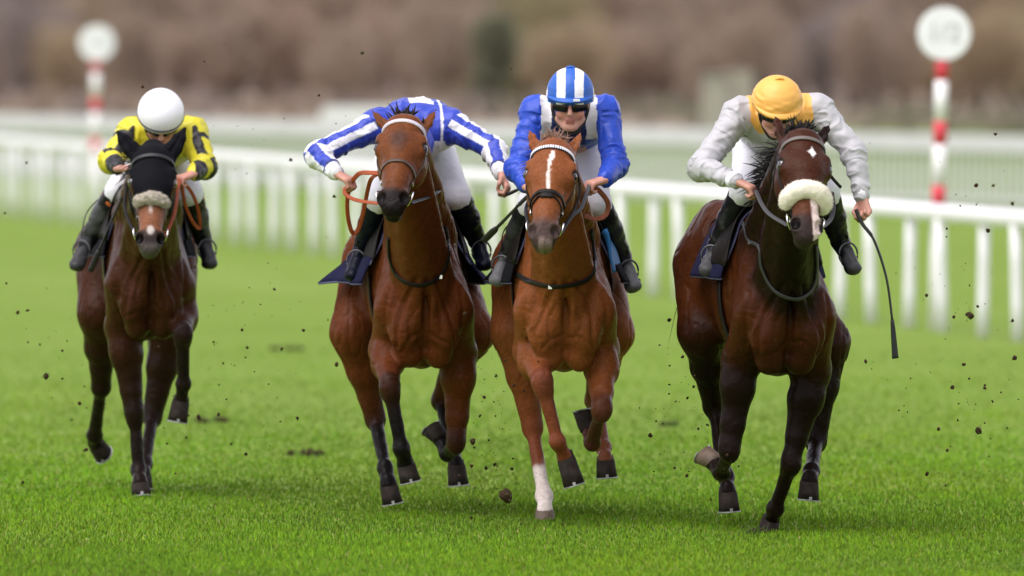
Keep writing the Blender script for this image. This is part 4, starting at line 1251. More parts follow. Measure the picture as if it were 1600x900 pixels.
        part('peak', vf_mesh('peak', V, Fq), mat('peak_' + J['key'], J['peak'], rough=0.45), ho)
        if J.get('peak_badge'):
            v, f = box_vf(HP(0.028, 0.124, 0.030), (0.016, 0.004, 0.005), HR.T)
            part('badge', vf_mesh('badge', v, f, False), mat('badge_white', (0.85, 0.85, 0.85), rough=0.5), ho)
    if J.get('band'):
        pts = [HP(math.sin(a) * hr * 1.002, -0.012 + math.cos(a) * hr * 1.12 * 1.002, 0.024) for a in np.linspace(0, 2 * np.pi, 40, endpoint=False)]
        v, f = sweep(pts, 0.0045, 0.0065, up=hup, sides=6, closed=True)
        part('band', vf_mesh('band', v, f), mat('helmet_band', (0.03, 0.03, 0.06), rough=0.5), ho)
    if J.get('bow'):
        v, f = sweep(catmull([ctop - hu * 0.02 - hup * 0.002, ctop + hup * 0.003, ctop + hu * 0.02 - hup * 0.002], 4), 0.012, 0.007, sides=8)
        part('button', vf_mesh('button', v, f), mat('peak_' + J['key'], J['peak'], rough=0.45), ho)
    # goggles, strap and chin strap
    gm = mat('goggle_lens', (0.005, 0.005, 0.006), rough=0.22, spec=0.3); rub = mat('black_rubber', (0.012, 0.012, 0.013), rough=0.6)
    S = Sdf()
    for s in (-1, 1):
        S.seg(HP(s * 0.020, 0.088, -0.006), HP(s * 0.064, 0.060, -0.005), (0.027, 0.017), (0.025, 0.017), u=hup, k=0.012)
    V, F = S.mesh(0.004)
    go = part('goggles', np_mesh('goggles', V, F), gm, root)
    pts = [HP(math.sin(a) * 0.079, -0.012 + math.cos(a) * 0.098, 0.004) for a in np.linspace(0.55, 2 * np.pi - 0.55, 26)]
    v, f = sweep(pts, 0.004, 0.013, up=hup, sides=6); part('strap', vf_mesh('strap', v, f), rub, go)
    pts = catmull([HP(-0.080, 0.0, 0.03), HP(-0.072, 0.012, -0.05), HP(-0.035, 0.040, -0.118), HP(0, 0.050, -0.128), HP(0.035, 0.040, -0.118), HP(0.072, 0.012, -0.05), HP(0.080, 0.0, 0.03)], 5)
    v, f = sweep(pts, 0.009, 0.003, up=hf, sides=6); part('chin_strap', vf_mesh('chin_strap', v, f), rub, ho)
    J['j'] = j; J['root'] = root; J['HP'] = HP
    return J

def sil(v): return np.asarray(v, float)
YEL, BLK_S = (0.62, 0.56, 0.03), (0.012, 0.012, 0.014)
BLU, WHT, ROY = (0.028, 0.055, 0.40), (0.74, 0.74, 0.77), (0.014, 0.058, 0.44)
GRY, GLD = (0.44, 0.44, 0.455), (0.80, 0.42, 0.09)

def silks_yellow(V, N, c):
    C = np.tile(np.array(YEL), (len(V), 1))
    q, t = c['q'], c['t']; nz = 0
    stripe = c['onarm'] & ((((q + nz) > -0.30) & ((q + nz) < 0.45) & (t < 0.95)) | ((t > 0.95) & (t < 1.2) & (q < 0.35)) | (t > 1.48) | ((t > 0.28) & (t < 0.42) & (q > -0.2)))
    C[stripe] = BLK_S
    x = np.abs(V[:, 0] - c['chest'][0])
    return C
def silks_bluewhite(V, N, c):
    C = np.tile(np.array(BLU), (len(V), 1))
    q, t = c['q'], c['t']
    w = c['onarm'] & (((q > -0.22) & (q < 0.38) & (c['sh'] > 0.04) & (t < 1.0)) | (q > 0.86))
    w |= c['onarm'] & (t >= 1.0) & ((q > 0.55) | (q < -0.55))
    w |= c['onarm'] & (t > 1.80)
    C[w] = WHT
    dark = c['onarm'] & (t > 1.70) & (t < 1.80)
    C[dark] = (0.02, 0.03, 0.16)
    x = V[:, 0] - c['chest'][0]
    top = (~c['onarm']) & (V[:, 2] > c['chest'][2] + 0.06) & (x > -0.02) & (x < 0.10) & (V[:, 1] > c['chest'][1] - 0.04)
    C[top] = WHT
    low = (~c['onarm']) & (V[:, 2] < c['chest'][2] - 0.035) & (np.abs(x) > 0.02)
    C[low] = WHT
    pip = (~c['onarm']) & (np.abs(x - 0.135) < 0.008)
    C[pip] = WHT
    hem = (~c['onarm']) & (V[:, 2] < c['chest'][2] - 0.12)
    C[hem] = (0.03, 0.05, 0.28)
    return C
def silks_royal(V, N, c):
    C = np.tile(np.array(ROY), (len(V), 1))
    x = np.abs(V[:, 0] - c['hc'][0] + 0.004) + 0.006 * vnoise(V, 20, 2)
    C[(x < 0.085) & (V[:, 1] < c['chest'][1] + 0.05)] = (0.012, 0.018, 0.10)
    C[(x > 0.085) & (x < 0.138) & (V[:, 2] > c['chest'][2] - 0.09)] = (0.74, 0.74, 0.76)
    return C
def silks_grey(V, N, c):
    C = np.tile(np.array(GRY), (len(V), 1))
    x = np.abs(V[:, 0] - c['chest'][0]) + 0.008 * vnoise(V, 18, 2)
    m = (x < 0.155) & (V[:, 2] > c['chest'][2] - 0.06 + 1.2 * np.maximum(x - 0.10, 0))
    C[m] = GLD
    C[(x < 0.05) & (V[:, 2] < c['chest'][2] - 0.0)] = (0.50, 0.50, 0.53)
    return C
def cap_white(a, b, z):
    C = np.tile(np.array((0.82, 0.82, 0.86)), (len(a), 1)); return C
def cap_stripes(a, b, z):
    C = np.tile(np.array((0.015, 0.10, 0.46)), (len(a), 1))
    w = 0.0225
    k = np.abs(np.abs(a) - 2 * w) < w * 0.96
    k |= np.abs(a) > 0.112
    C[k] = (0.82, 0.82, 0.84); return C
def cap_gold(a, b, z):
    C = np.tile(np.array(GLD), (len(a), 1)) ; return C
def cap_blue(a, b, z):
    C = np.tile(np.array(BLU), (len(a), 1)); C[np.abs(a) < 0.03] = WHT; return C

JOCKEYS = [
    dict(key='yellow', seed=11, label='jockey in yellow and black silks and a plain white helmet', silks=silks_yellow, cap=cap_white, band=True, hr=0.121, tilt=0.95,
         head=(251, 186, 0.27), sL=(207, 208, 0.08), sR=(300, 207, 0.08), eL=(174, 249, 0.24), eR=(320, 258, 0.24),
         wL=(184, 263, 0.43), kL=(203, 264, 0.46), wR=(302, 272, 0.44), kR=(281, 279, 0.48), hip=(243, 250, -0.40),
         nL=(186, 298, -0.08), aL=(139, 372, -0.32), tL=(120, 415, -0.20), nR=(296, 302, -0.08), aR=(317, 372, -0.32), tR=(328, 412, -0.20),
         garter=True, toe=(0.045, 0.045, 0.048), shin=(0.06, 0.06, 0.064), cuff=(0.012, 0.012, 0.014)),
    dict(key='bluewhite', seed=12, label='jockey in blue and white striped sleeves, head hidden behind the bay horse', silks=silks_bluewhite, cap=cap_blue, peak=BLU, tilt=1.3, cap_wrinkle=0.004,
         head=(640, 233, 0.26), sL=(590, 195, 0.06), sR=(704, 196, 0.06), eL=(496, 241, 0.20), eR=(772, 234, 0.22),
         wL=(526, 271, 0.40), kL=(549, 284, 0.44), wR=(784, 272, 0.42), kR=(796, 303, 0.46), hip=(650, 222, -0.42),
         nL=(592, 312, -0.05), aL=(566, 390, -0.30), tL=(551, 430, -0.16), nR=(713, 306, -0.05), aR=(746, 376, -0.30), tR=(756, 414, -0.18),
         hump=True, bootc=(0.006, 0.007, 0.015), cuff=(0.80, 0.80, 0.83)),
    dict(key='royal', seed=13, label='jockey in royal blue silks with a blue and white striped cap', silks=silks_royal, cap=cap_stripes, peak=(0.015, 0.10, 0.43), bow=True, peak_badge=True, cap_wrinkle=0.0015, tilt=0.16, turn=-0.04, hr=0.117, hk=1.14, hz=1.12,
         head=(891, 160, 0.28), sL=(838, 176, 0.08), sR=(944, 174, 0.08), eL=(810, 262, 0.20), eR=(962, 258, 0.22),
         wL=(822, 290, 0.42), kL=(838, 300, 0.46), wR=(944, 281, 0.43), kR=(921, 288, 0.47), hip=(888, 225, -0.40),
         nL=(832, 318, -0.06), aL=(793, 400, -0.30), tL=(777, 438, -0.18), nR=(932, 316, -0.02), aR=(973, 402, -0.32), tR=(989, 448, -0.20),
         toe=(0.13, 0.13, 0.135), shin=(0.03, 0.03, 0.033), cuff=(0.02, 0.03, 0.15), boot_top=0.16),
    dict(key='grey', seed=14, label='jockey in pale grey silks with a golden yellow cap and shoulders', silks=silks_grey, cap=cap_gold, peak=GLD, bow=True, cap_wrinkle=0.0045, tilt=0.55, hr=0.122,
         head=(1214, 169, 0.28), sL=(1156, 178, 0.08), sR=(1276, 172, 0.08), eL=(1096, 261, 0.22), eR=(1334, 236, 0.20),
         wL=(1152, 284, 0.43), kL=(1181, 297, 0.47), wR=(1348, 310, 0.30), kR=(1353, 338, 0.33), hip=(1205, 225, -0.42),
         nL=(1163, 300, -0.05), aL=(1120, 385, -0.30), tL=(1105, 422, -0.18), nR=(1289, 302, -0.05), aR=(1313, 378, -0.30), tR=(1333, 420, -0.16),
         toe=(0.06, 0.06, 0.063), cuff=(0.80, 0.80, 0.86), palm={'R': (-0.75, -0.65, 0.0)}),
]
for J, P in zip(JOCKEYS, HORSES):
    build_jockey(J, P)

# ------------------------------------------------------------------ tack: bridles, reins, saddles, cloths, whips
LEA = mat('tack_leather_black', (0.012, 0.010, 0.009), rough=0.42, spec=0.14, bump=0.3, bump_scale=120, bump_dist=0.002)
LEB = mat('tack_leather_brown', (0.060, 0.034, 0.022), rough=0.45, spec=0.5, var=0.3, bump=0.3, bump_scale=120, bump_dist=0.002)
WEB = mat('tack_webbing_grey', (0.060, 0.060, 0.064), rough=0.7, bump=0.4, bump_scale=150, bump_dist=0.002)
STEEL = mat('bit_steel', (0.80, 0.80, 0.80), rough=0.18, metal=1.0)
RUB_O = mat('rein_rubber_orange', (0.30, 0.060, 0.016), rough=0.6, spec=0.3, var=0.2, bump=0.5, bump_scale=160, bump_dist=0.003)
RUB_B = mat('rein_rubber_brown', (0.24, 0.075, 0.035), rough=0.6, spec=0.3, var=0.2, bump=0.5, bump_scale=160, bump_dist=0.003)
NAVY = mat('saddle_cloth_navy', (0.010, 0.010, 0.034), rough=0.85, spec=0.1, var=0.2, bump=0.4, bump_scale=24, bump_dist=0.01)
BLKC = mat('saddle_cloth_black', (0.008, 0.008, 0.011), rough=0.85, spec=0.1, bump=0.4, bump_scale=24, bump_dist=0.01)

def march(S, C0, D, rmax, off=0.0, n=70):
    """first point along each ray, from inside outwards, where the surface ends"""
    D = np.asarray(D); C0 = np.broadcast_to(np.asarray(C0, float), D.shape)
    r = np.linspace(0.0, rmax, n)
    Q = C0[:, None] + D[:, None] * r[None, :, None]
    d = S.eval(Q.reshape(-1, 3)).reshape(len(D), n) - off
    pos = d > 0
    i = np.where(pos.any(1), pos.argmax(1), n - 1); i = np.maximum(i, 1)
    a = np.arange(len(D)); d0, d1 = d[a, i - 1], d[a, i]
    t = np.clip(d0 / np.minimum(d0 - d1, -1e-6), 0, 1)
    rr = r[i - 1] + (r[i] - r[i - 1]) * t
    return C0 + D * rr[:, None]

def head_ring(P, s0, b0=0.0, th0=-math.pi, th1=math.pi, n=40, tilt=0.0, off=0.003):
    H, S = P['H'], P['S']
    th = np.linspace(th0, th1, n)
    nn = nrm(H.n + tilt * H.w)
    D = np.sin(th)[:, None] * H.u + np.cos(th)[:, None] * nn
    return march(S, H(0, b0, s0), D, 0.34, off), D

def cheek_line(P, sg, pts, off=0.003):
    """points (b, s) down the side of the head"""
    H, S = P['H'], P['S']
    pts = np.array(catmull([np.array([b, s, 0]) for b, s in pts], 6))
    C0 = np.array([H(0, b, s) for b, s, _ in pts]); D = np.tile(H.u * sg, (len(pts), 1))
    return march(S, C0, D, 0.25, off), D

def snap(P, pts, f0=0.9, off=0.006, n=8):
    """points of the picture laid on to the horse's surface"""
    fr, S = P['frame'], P['S']
    q = catmull([np.array([x, y, 0.0]) for x, y in pts], n); out = []
    fs = np.linspace(f0, -1.3, 260)
    for x, y, _ in q:
        L = np.array([fr(x, y, f) for f in fs]); d = S.eval(L) - off
        i = np.argmax(d < 0) if (d < 0).any() else None
        out.append(L[i] if i else (out[-1] if out else L[0]))
    out = np.array(out)
    for _ in range(2):
        out[1:-1] = (out[:-2] + 2 * out[1:-1] + out[2:]) / 4
    return out

def strap(name, pts, nrmls, w, t, m, parent, closed=False):
    v, f = sweep(pts, w, t, up=nrmls, sides=8, closed=closed, power=4)
    return part(name, vf_mesh(name, v, f), m, parent)

def bridle(P, label, browc, nose=True, noses=0.345, leather=LEA, beads=None, cross=False):
    H = P['H']; fr = P['frame']
    base = H(0, 0, 0.3)
    root = fr.place(thing('bridle', label, 'bridle', 'race bridles'), base)
    pts, D = head_ring(P, 0.085, 0.0, -1.75, 1.75, 36, tilt=-0.05)
    strap('browband', pts, D, 0.011, 0.0035, browc, root)
    if beads is not None:
        for i in range(2, len(pts) - 2, 1):
            t = nrm(pts[i + 1] - pts[i - 1])
            v, f = box_vf(pts[i] + D[i] * 0.0035, (0.0040, 0.0085, 0.0022), np.array([t, np.cross(D[i], t), D[i]]).T)
            part('bead', vf_mesh('bead', v, f, False), beads, root)
    pts, D = head_ring(P, 0.075, -0.02, 1.6, 2 * math.pi - 1.6, 24, tilt=0.35, off=0.004)
    strap('headpiece', pts, D, 0.012, 0.0035, leather, root)
    if nose:
        pts, D = head_ring(P, noses, -0.005, -math.pi, math.pi * 0.95, 44, tilt=-0.10)
        strap('noseband', pts, D, 0.0115, 0.004, leather, root, closed=True)
        if cross:
            a, Da = head_ring(P, noses + 0.055, 0.0, -1.5, 0.0, 14, tilt=-0.5); b, Db = head_ring(P, noses + 0.055, 0.0, 0.0, 1.5, 14, tilt=-0.5)
            strap('nose_strap', np.vstack([a, b[1:]]), np.vstack([Da, Db[1:]]), 0.008, 0.0035, leather, root)
            pad, Dp = head_ring(P, noses + 0.012, 0.0, -0.30, 0.30, 8)
            strap('nose_pad', pad, Dp, 0.016, 0.005, leather, root)
    P['bit'] = {}
    for sg, nm in ((-1, 'L'), (1, 'R')):
        pts, D = cheek_line(P, sg, [(-0.005, 0.085), (-0.008, 0.20), (-0.006, 0.33), (-0.008, 0.455)])
        strap('cheekpiece', pts, D, 0.0085, 0.0035, leather, root)
        pts, D = cheek_line(P, sg, [(-0.015, 0.09), (-0.075, 0.155), (-0.125, 0.19)], off=0.004)
        strap('throat_lash', pts, D, 0.0065, 0.003, leather, root)
        for b_, s_ in ((-0.007, 0.15), (-0.006, 0.37)):
            q, Dq = cheek_line(P, sg, [(b_, s_), (b_, s_ + 0.02)])
            v, f = box_vf(q[3] + Dq[0] * 0.003, (0.011, 0.012, 0.0025), np.array([H.n, H.w, Dq[0]]).T)
            part('buckle', vf_mesh('buckle', v, f, False), STEEL, root)
        c, D = cheek_line(P, sg, [(-0.016, 0.468), (-0.016, 0.475)], off=0.012); c = c[0]
        R_ = 0.036
        ring = [c + R_ * (math.cos(a) * H.w + math.sin(a) * (H.n * 0.9 + H.u * sg * 0.5)) for a in np.linspace(0, 2 * np.pi, 24, endpoint=False)]
        v, f = sweep(ring, 0.0045, sides=8, closed=True, up=H.u)
        part('bit_ring', vf_mesh('bit_ring', v, f), STEEL, root)
        P['bit'][nm] = c + 0.03 * (-H.n * 0.9) * 1.0
    v, f = sweep([P['bit']['L'] * 0.5 + P['bit']['L'] * 0.5 + H.n * 0.03, H(0, -0.03, 0.468), P['bit']['R'] + H.n * 0.03], 0.006, sides=8)
    part('mouthpiece', vf_mesh('mouthpiece', v, f), STEEL, root)
    P['bridle'] = root
    return root

def rein(P, name, pts, m, w=0.0095, t=0.0028, up=(0, -1, 0.2)):
    """points: (px, py, f) or 3-vectors in the horse's own space"""
    fr = P['frame']
    Q = catmull([fr(*p) if isinstance(p, tuple) else p for p in pts], 8)
    v, f = sweep(Q, w, t, up=up, sides=8, power=4)
    return part(name, vf_mesh(name, v, f), m, P['bridle'])

def saddle_set(P, J, cloth_label, saddle_label, cloth=NAVY, panel=None, flareL=0.10, flareR=0.08, f0=-0.02, f1=-0.80, phi=1.75, frontR=0.0, frontL=0.0, pad=None):
    fr, S, T = P['frame'], P['S'], P['T']; dz = P.get('dz', 0)
    j = J['j']
    # the cloth, draped over the back and flaring out at the hem
    nu, nv = 49, 17
    U = np.linspace(-1, 1, nu); Vv = np.linspace(0, 1, nv)
    grid = np.zeros((nv, nu, 3)); nr = np.zeros((nv, nu, 3))
    for i, v in enumerate(Vv):
        f = f0 + (f1 - f0) * v
        C0 = T(0, f, 1.24); ang = U * phi
        D = np.stack([np.sin(ang), 0 * ang, np.cos(ang)], 1)
        Q = march(S, C0, D, 0.75, 0.012)
        s = np.clip((np.abs(U) - 0.45) / 0.55, 0, 1)
        fl = np.where(U < 0, flareL, flareR) * s ** 1.6 * (0.35 + 0.65 * v)
        fl += np.where(U < 0, frontL, frontR) * s ** 1.2 * max(0, 1 - v * 3.0)
        wob = 0.010 * s * np.sin(v * 9 + np.sign(U) * 2 + U * 4)
        Q[:, 0] += np.sign(U) * (fl + wob)
        grid[i] = Q; nr[i] = D
    V = grid.reshape(-1, 3); F = []
    for i in range(nv - 1):
        for k in range(nu - 1):
            a = i * nu + k; F.append((a, a + 1, a + nu + 1, a + nu))
    N = vnormals(V, np.array(F)); 
    if (N * nr.reshape(-1, 3)).sum() < 0: N = -N
    n0 = len(V); V2 = np.vstack([V, V + N * 0.008]); F2 = [q[::-1] for q in F] + [tuple(x + n0 for x in q) for q in F]
    edge = [i for i in range(nu)] + [i * nu + nu - 1 for i in range(1, nv)] + [(nv - 1) * nu + i for i in range(nu - 2, -1, -1)] + [i * nu for i in range(nv - 2, 0, -1)]
    for a, b in zip(edge, edge[1:] + edge[:1]):
        F2.append((a, b, b + n0, a + n0))
    croot = fr.place(thing('saddle_cloth', cloth_label, 'saddle cloth', 'saddle cloths'), T(0, -0.4, 1.6))
    part('cloth', vf_mesh('cloth', V2, F2), cloth, croot)
    # pale binding along the hem
    hemL = np.array([grid[i, 0] for i in range(nv)]) + np.array([0, 0, 0.0]); hemR = np.array([grid[i, -1] for i in range(nv)])
    for hem in (hemL, hemR):
        v, f = sweep(hem, 0.006, 0.006, sides=6); part('binding', vf_mesh('binding', v, f), mat('cloth_binding', (0.10, 0.10, 0.20), rough=0.8), croot)
    for edge_i in (0,):
        v, f = sweep(grid[edge_i][6:-6], 0.007, 0.006, sides=6); part('binding', vf_mesh('binding', v, f), mat('cloth_binding', (0.10, 0.10, 0.20), rough=0.8), croot)
    if pad is not None:                                     # a second cloth or pad showing under the flap
        col, sgn, u0, u1 = pad
        Vp, Fp = [], []
        us = np.linspace(u0, u1, 12); fs = np.linspace(f0 + 0.10, f0 - 0.16, 6)
        for f in fs:
            D = np.stack([np.sin(us * phi) * sgn, 0 * us, np.cos(us * phi)], 1)
            Q = march(S, T(0, f, 1.24), D, 0.75, 0.018); Q[:, 0] += sgn * (0.03 * us)
            Vp.append(Q)
        Vp = np.vstack(Vp)
        for i in range(5):
            for k in range(11):
                a = i * 12 + k; Fp.append((a, a + 1, a + 13, a + 12))
        Np = vnormals(Vp, np.array(Fp)); Np *= np.sign((Np[:, 0] * sgn).sum())
        V3 = np.vstack([Vp, Vp + Np * 0.012]); m0 = len(Vp)
        F3 = [q[::-1] for q in Fp] + [tuple(x + m0 for x in q) for q in Fp]
        ed = list(range(12)) + [i * 12 + 11 for i in range(1, 6)] + [60 + i for i in range(10, -1, -1)] + [i * 12 for i in range(4, 0, -1)]
        for a, b in zip(ed, ed[1:] + ed[:1]): F3.append((a, b, b + m0, a + m0))
        part('pad', vf_mesh('pad', V3, F3), col, croot)
    # the saddle
    sroot = fr.place(thing('saddle', saddle_label, 'saddle', 'racing saddles'), T(0, -0.35, 1.6))
    SS = Sdf()
    top = march(S, T(0, -0.30, 1.24), np.array([[0, 0, 1.0]]), 0.7, 0.02)[0]
    SS.seg(top + np.array([0, -0.16, 0.02]), top + np.array([0, 0.16, 0.02]), (0.07, 0.03), (0.12, 0.028), k=0.03)
    SS.ell(top + np.array([0, -0.17, 0.045]), (0.05, 0.035, 0.03), k=0.03)
    SS.seg(top + np.array([-0.10, 0.20, 0.045]), top + np.array([0.10, 0.20, 0.045]), (0.03, 0.035), (0.03, 0.035), u=(0, 0, 1), k=0.03)
    v, f = SS.mesh(0.01, smooth=1)
    part('seat', np_mesh('seat', v, f), LEA, sroot)
    for sg, an, to in ((-1, j['aL'], j['tL']), (1, j['aR'], j['tR'])):
        fs = np.linspace(0.0, -0.34, 7); an_ = np.linspace(0.25, 1.25, 9); Q = []
        for f in fs:
            D = np.stack([np.sin(an_) * sg, 0 * an_, np.cos(an_)], 1)
            Q.append(march(S, T(0, f, 1.24), D, 0.75, 0.034))
        Q = np.array(Q); Vq = Q.reshape(-1, 3); Fq = [(i * 9 + k, i * 9 + k + 1, i * 9 + k + 10, i * 9 + k + 9) for i in range(6) for k in range(8)]
        V3 = np.vstack([Vq, Vq + np.array([sg * 0.007, 0, 0])]); m0 = len(Vq)
        F3 = [q[::-1] for q in Fq] + [tuple(x + m0 for x in q) for q in Fq]
        ed = list(range(9)) + [i * 9 + 8 for i in range(1, 7)] + [54 + i for i in range(7, -1, -1)] + [i * 9 for i in range(5, 0, -1)]
        for a, b in zip(ed, ed[1:] + ed[:1]): F3.append((a, b, b + m0, a + m0))
        part('flap', vf_mesh('flap', V3, F3), LEA, sroot)
        # stirrup leather and iron around the ball of the foot
        bt = an + (to - an) * 0.62; ft = nrm(to - an); side = nrm(np.cross(ft, [0, 0, 1]))
        topi = bt + np.array([0, 0.0, 0.10])
        a0 = top + np.array([sg * 0.16, 0.02, -0.06])
        v, f = sweep(catmull([a0, (a0 + topi) / 2 + np.array([sg * 0.05, 0, 0]), topi], 8), 0.010, 0.003, up=(1, 0, 0), sides=6, power=4)
        part('stirrup_leather', vf_mesh('stirrup_leather', v, f), LEA, sroot)
        ir = [bt + side * math.sin(a) * 0.050 + np.array([0, 0, 0.022 + 0.055 * math.cos(a)]) * 1.0 for a in np.linspace(-2.5, 2.5, 22)]
        v, f = sweep(ir, 0.005, 0.005, sides=8)
        v2, f2 = sweep([ir[0], ir[-1]], 0.016, 0.005, up=(0, 0, 1), sides=8, power=4)
        part('stirrup_iron', vf_mesh('stirrup_iron', *join_vf([(v, f), (v2, f2)])), mat('stirrup_alloy', (0.10, 0.10, 0.11), rough=0.4, metal=0.6), sroot)
    # girth
    th = np.linspace(1.55, 2 * math.pi - 1.55, 40); D = np.stack([np.sin(th), 0 * th, np.cos(th)], 1)
    g = march(S, T(0, -0.12, 1.24), D, 0.75, 0.006)
    v, f = sweep(g, 0.045, 0.004, up=D, sides=8, power=4); part('girth', vf_mesh('girth', v, f), LEA, sroot)
    return croot, sroot

def breastgirth(P, label, pts, w=0.013, m=LEA, f0=0.75, buckle=None):
    q = snap(P, pts, f0)
    root = P['frame'].place(thing('breastgirth', label, 'breast strap', 'breast straps'), q[len(q) // 2])
    N = P['S'].grad(q)
    v, f = sweep(q, w, 0.0045, up=N, sides=8, power=4)
    part('strap', vf_mesh('strap', v, f), m, root)
    if buckle:
        i = int(buckle * (len(q) - 1)); v, f = box_vf(q[i] + N[i] * 0.004, (0.009, 0.004, 0.009))
        part('buckle', vf_mesh('buckle', v, f, False), STEEL, root)
    return root

def whip(P, label, pts, radii, flap=True, handle=0.22):
    fr = P['frame']
    Q = [fr(*p) if isinstance(p, tuple) else p for p in pts]
    C = np.array(catmull(Q, 14)); n = len(C)
    seg = np.linalg.norm(np.diff(C, axis=0), axis=1); s = np.concatenate([[0], np.cumsum(seg)]) / seg.sum()
    root = fr.place(thing('whip', label, 'whip', 'racing whips'), C[0])
    ih = int(np.argmax(s > handle)) + 1
    r = np.interp(s, np.linspace(0, 1, len(radii)), radii)
    wm = mat('whip_black', (0.014, 0.014, 0.015), rough=0.4, spec=0.5, bump=0.4, bump_scale=200, bump_dist=0.002)
    v, f = sweep(C[:ih + 1], r[:ih + 1] * 1.35, sides=10); part('handle', vf_mesh('handle', v, f), mat('whip_grip', (0.03, 0.03, 0.03), rough=0.8, bump=0.5, bump_scale=120, bump_dist=0.002), root)
    ib = int(np.argmax(s > 0.74)) if flap else n - 1
    v, f = sweep(C[ih:ib + 1], r[ih:ib + 1], sides=8); part('shaft', vf_mesh('shaft', v, f), wm, root)
    if flap:
        v, f = sweep(C[ib:], np.interp(s[ib:], [0.74, 0.80, 1.0], [1.2, 2.0, 2.0]) * r[ib:], np.interp(s[ib:], [0.74, 0.8, 1.0], [1.0, 1.1, 0.9]) * r[ib:], up=(0.3, -1, 0), sides=10, power=3)
        part('flap', vf_mesh('flap', v, f), mat('whip_pad', (0.022, 0.022, 0.024), rough=0.6), root)
    return root

def fleece(name, pts, r, h, m, parent, amp=0.007, seed=0, loops=None):
    S = Sdf()
    for i in range(len(pts) - 1):
        S.cone(pts[i], pts[i + 1], r[i], r[i + 1], k=0.015)
    V, F = S.mesh(h, smooth=1); N = vnormals(V, F)
    V = V + N * (amp * vnoise(V, 45, seed) + amp * 0.7 * vnoise(V, 110, seed + 1))[:, None]
    o = part(name, np_mesh(name, V, F), m, parent)
    rng = np.random.default_rng(seed); idx = rng.choice(len(V), min(2600, len(V)), replace=False)
    N = vnormals(V, F)
    d = N[idx] + rng.normal(0, 0.6, (len(idx), 3)); d /= np.linalg.norm(d, axis=1)[:, None]
    t = np.cross(d, rng.normal(0, 1, d.shape)); t /= np.linalg.norm(t, axis=1)[:, None]
    L = rng.uniform(0.006, 0.014, len(idx))[:, None]
    A = V[idx] - N[idx] * 0.002
    VV = np.stack([A - t * 0.0012, A + t * 0.0012, A + d * L], 1).reshape(-1, 3)
    FF = np.arange(len(VV)).reshape(-1, 3)
    part('fleece_hair', np_mesh('fleece_hair', VV, FF, smooth=False), m, o)
    return o

# --- far left: hooded horse
P, J = HORSES[0], JOCKEYS[0]; H = P['H']
def hood_clip(X, Y, Z):
    o, k = H.o, H.k
    dx, dy, dz_ = X - o[0], Y - o[1], Z - o[2]
    a = (dx * H.u[0] + dy * H.u[1] + dz_ * H.u[2]) / k; b = (dx * H.n[0] + dy * H.n[1] + dz_ * H.n[2]) / k; s = (dx * H.w[0] + dy * H.w[1] + dz_ * H.w[2]) / k
    g_ = np.maximum(s - (0.325 - 0.4 * np.maximum(np.abs(a) - 0.03, 0)), -(b + 0.085 + 0.25 * np.maximum(s, 0)))
    g_ = np.maximum(g_, np.abs(a) - 0.30)
    for sg in (-1, 1):
        e = np.sqrt((a - sg * 0.105) ** 2 + ((b - 0.018) / 1.1) ** 2 + ((s - 0.205) / 1.35) ** 2)
        g_ = np.maximum(g_, 0.050 - e)
    return g_ * k
hl, hh = H.o - 0.36, H.o + 0.45
V, F = P['S'].mesh(0.006, smooth=1, clip=(hl, hh, hood_clip), offset=0.006)
N = vnormals(V, F); V = V + N * (0.0015 * vnoise(V, 30, 2))[:, None]
hood = P['frame'].place(thing('hood', 'black stretch hood over the ears and cheeks of the left horse', 'hood'), H(0, 0, 0.15))
part('hood_fabric', np_mesh('hood_fabric', V, F), mat('hood_black', (0.006, 0.006, 0.008), rough=0.75, spec=0.06, bump=0.3, bump_scale=90, bump_dist=0.002), hood)
S_ = P['S']; 
bridle(P, 'dark bridle worn over the black hood, with orange reins', LEA, nose=False)
q, D = head_ring(P, 0.085, 0, -1.75, 1.75, 36, tilt=-0.05, off=0.012)
strap('browband_cover', q, D, 0.011, 0.004, mat('hood_band', (0.018, 0.018, 0.021), rough=0.5), P['bridle'])
WOOL_G = mat('sheepskin_grey', (0.40, 0.36, 0.29), rough=0.9, spec=0.1, sheen=0.3, var=0.3, var_scale=40)
WOOL_W = mat('sheepskin_white', (0.78, 0.73, 0.62), rough=0.9, spec=0.1, sheen=0.3, var=0.12, var_scale=40)
q, D = head_ring(P, 0.335, 0, -0.85, 0.85, 9, off=0.016)
nb = P['frame'].place(thing('sheepskin_noseband', 'small grey sheepskin roll on the nose below the black hood', 'noseband'), H(0, 0.06, 0.335))
fleece('roll', q, [0.022, 0.027, 0.026, 0.029, 0.033, 0.029, 0.026, 0.027, 0.022], 0.005, WOOL_G, nb, amp=0.0055, seed=4)
rein(P, 'rein', [P['bit']['R'], (272, 335, 0.95), (277, 300, 0.70), J['j']['kR']], RUB_O)
rein(P, 'rein', [J['j']['kR'], (300, 302, 0.42), (310, 330, 0.36), (312, 356, 0.30), (302, 348, 0.36), (290, 322, 0.44), (284, 290, 0.5)], RUB_O)
rein(P, 'rein', [P['bit']['L'], (196, 330, 0.95), (197, 300, 0.70), J['j']['kL']], LEA)
whip(P, 'black whip held point down against the dark bay shoulder of the hooded horse', [(203, 278, 0.49), (192, 305, 0.44), (172, 350, 0.40), (141, 424, 0.30)], [0.006, 0.006, 0.0065, 0.008])
saddle_set(P, J, 'dark saddle cloth with blue edging under the jockey in yellow', 'light racing saddle under the jockey in yellow', cloth=BLKC, flareL=0.05, flareR=0.04, f1=-0.72, phi=1.65)
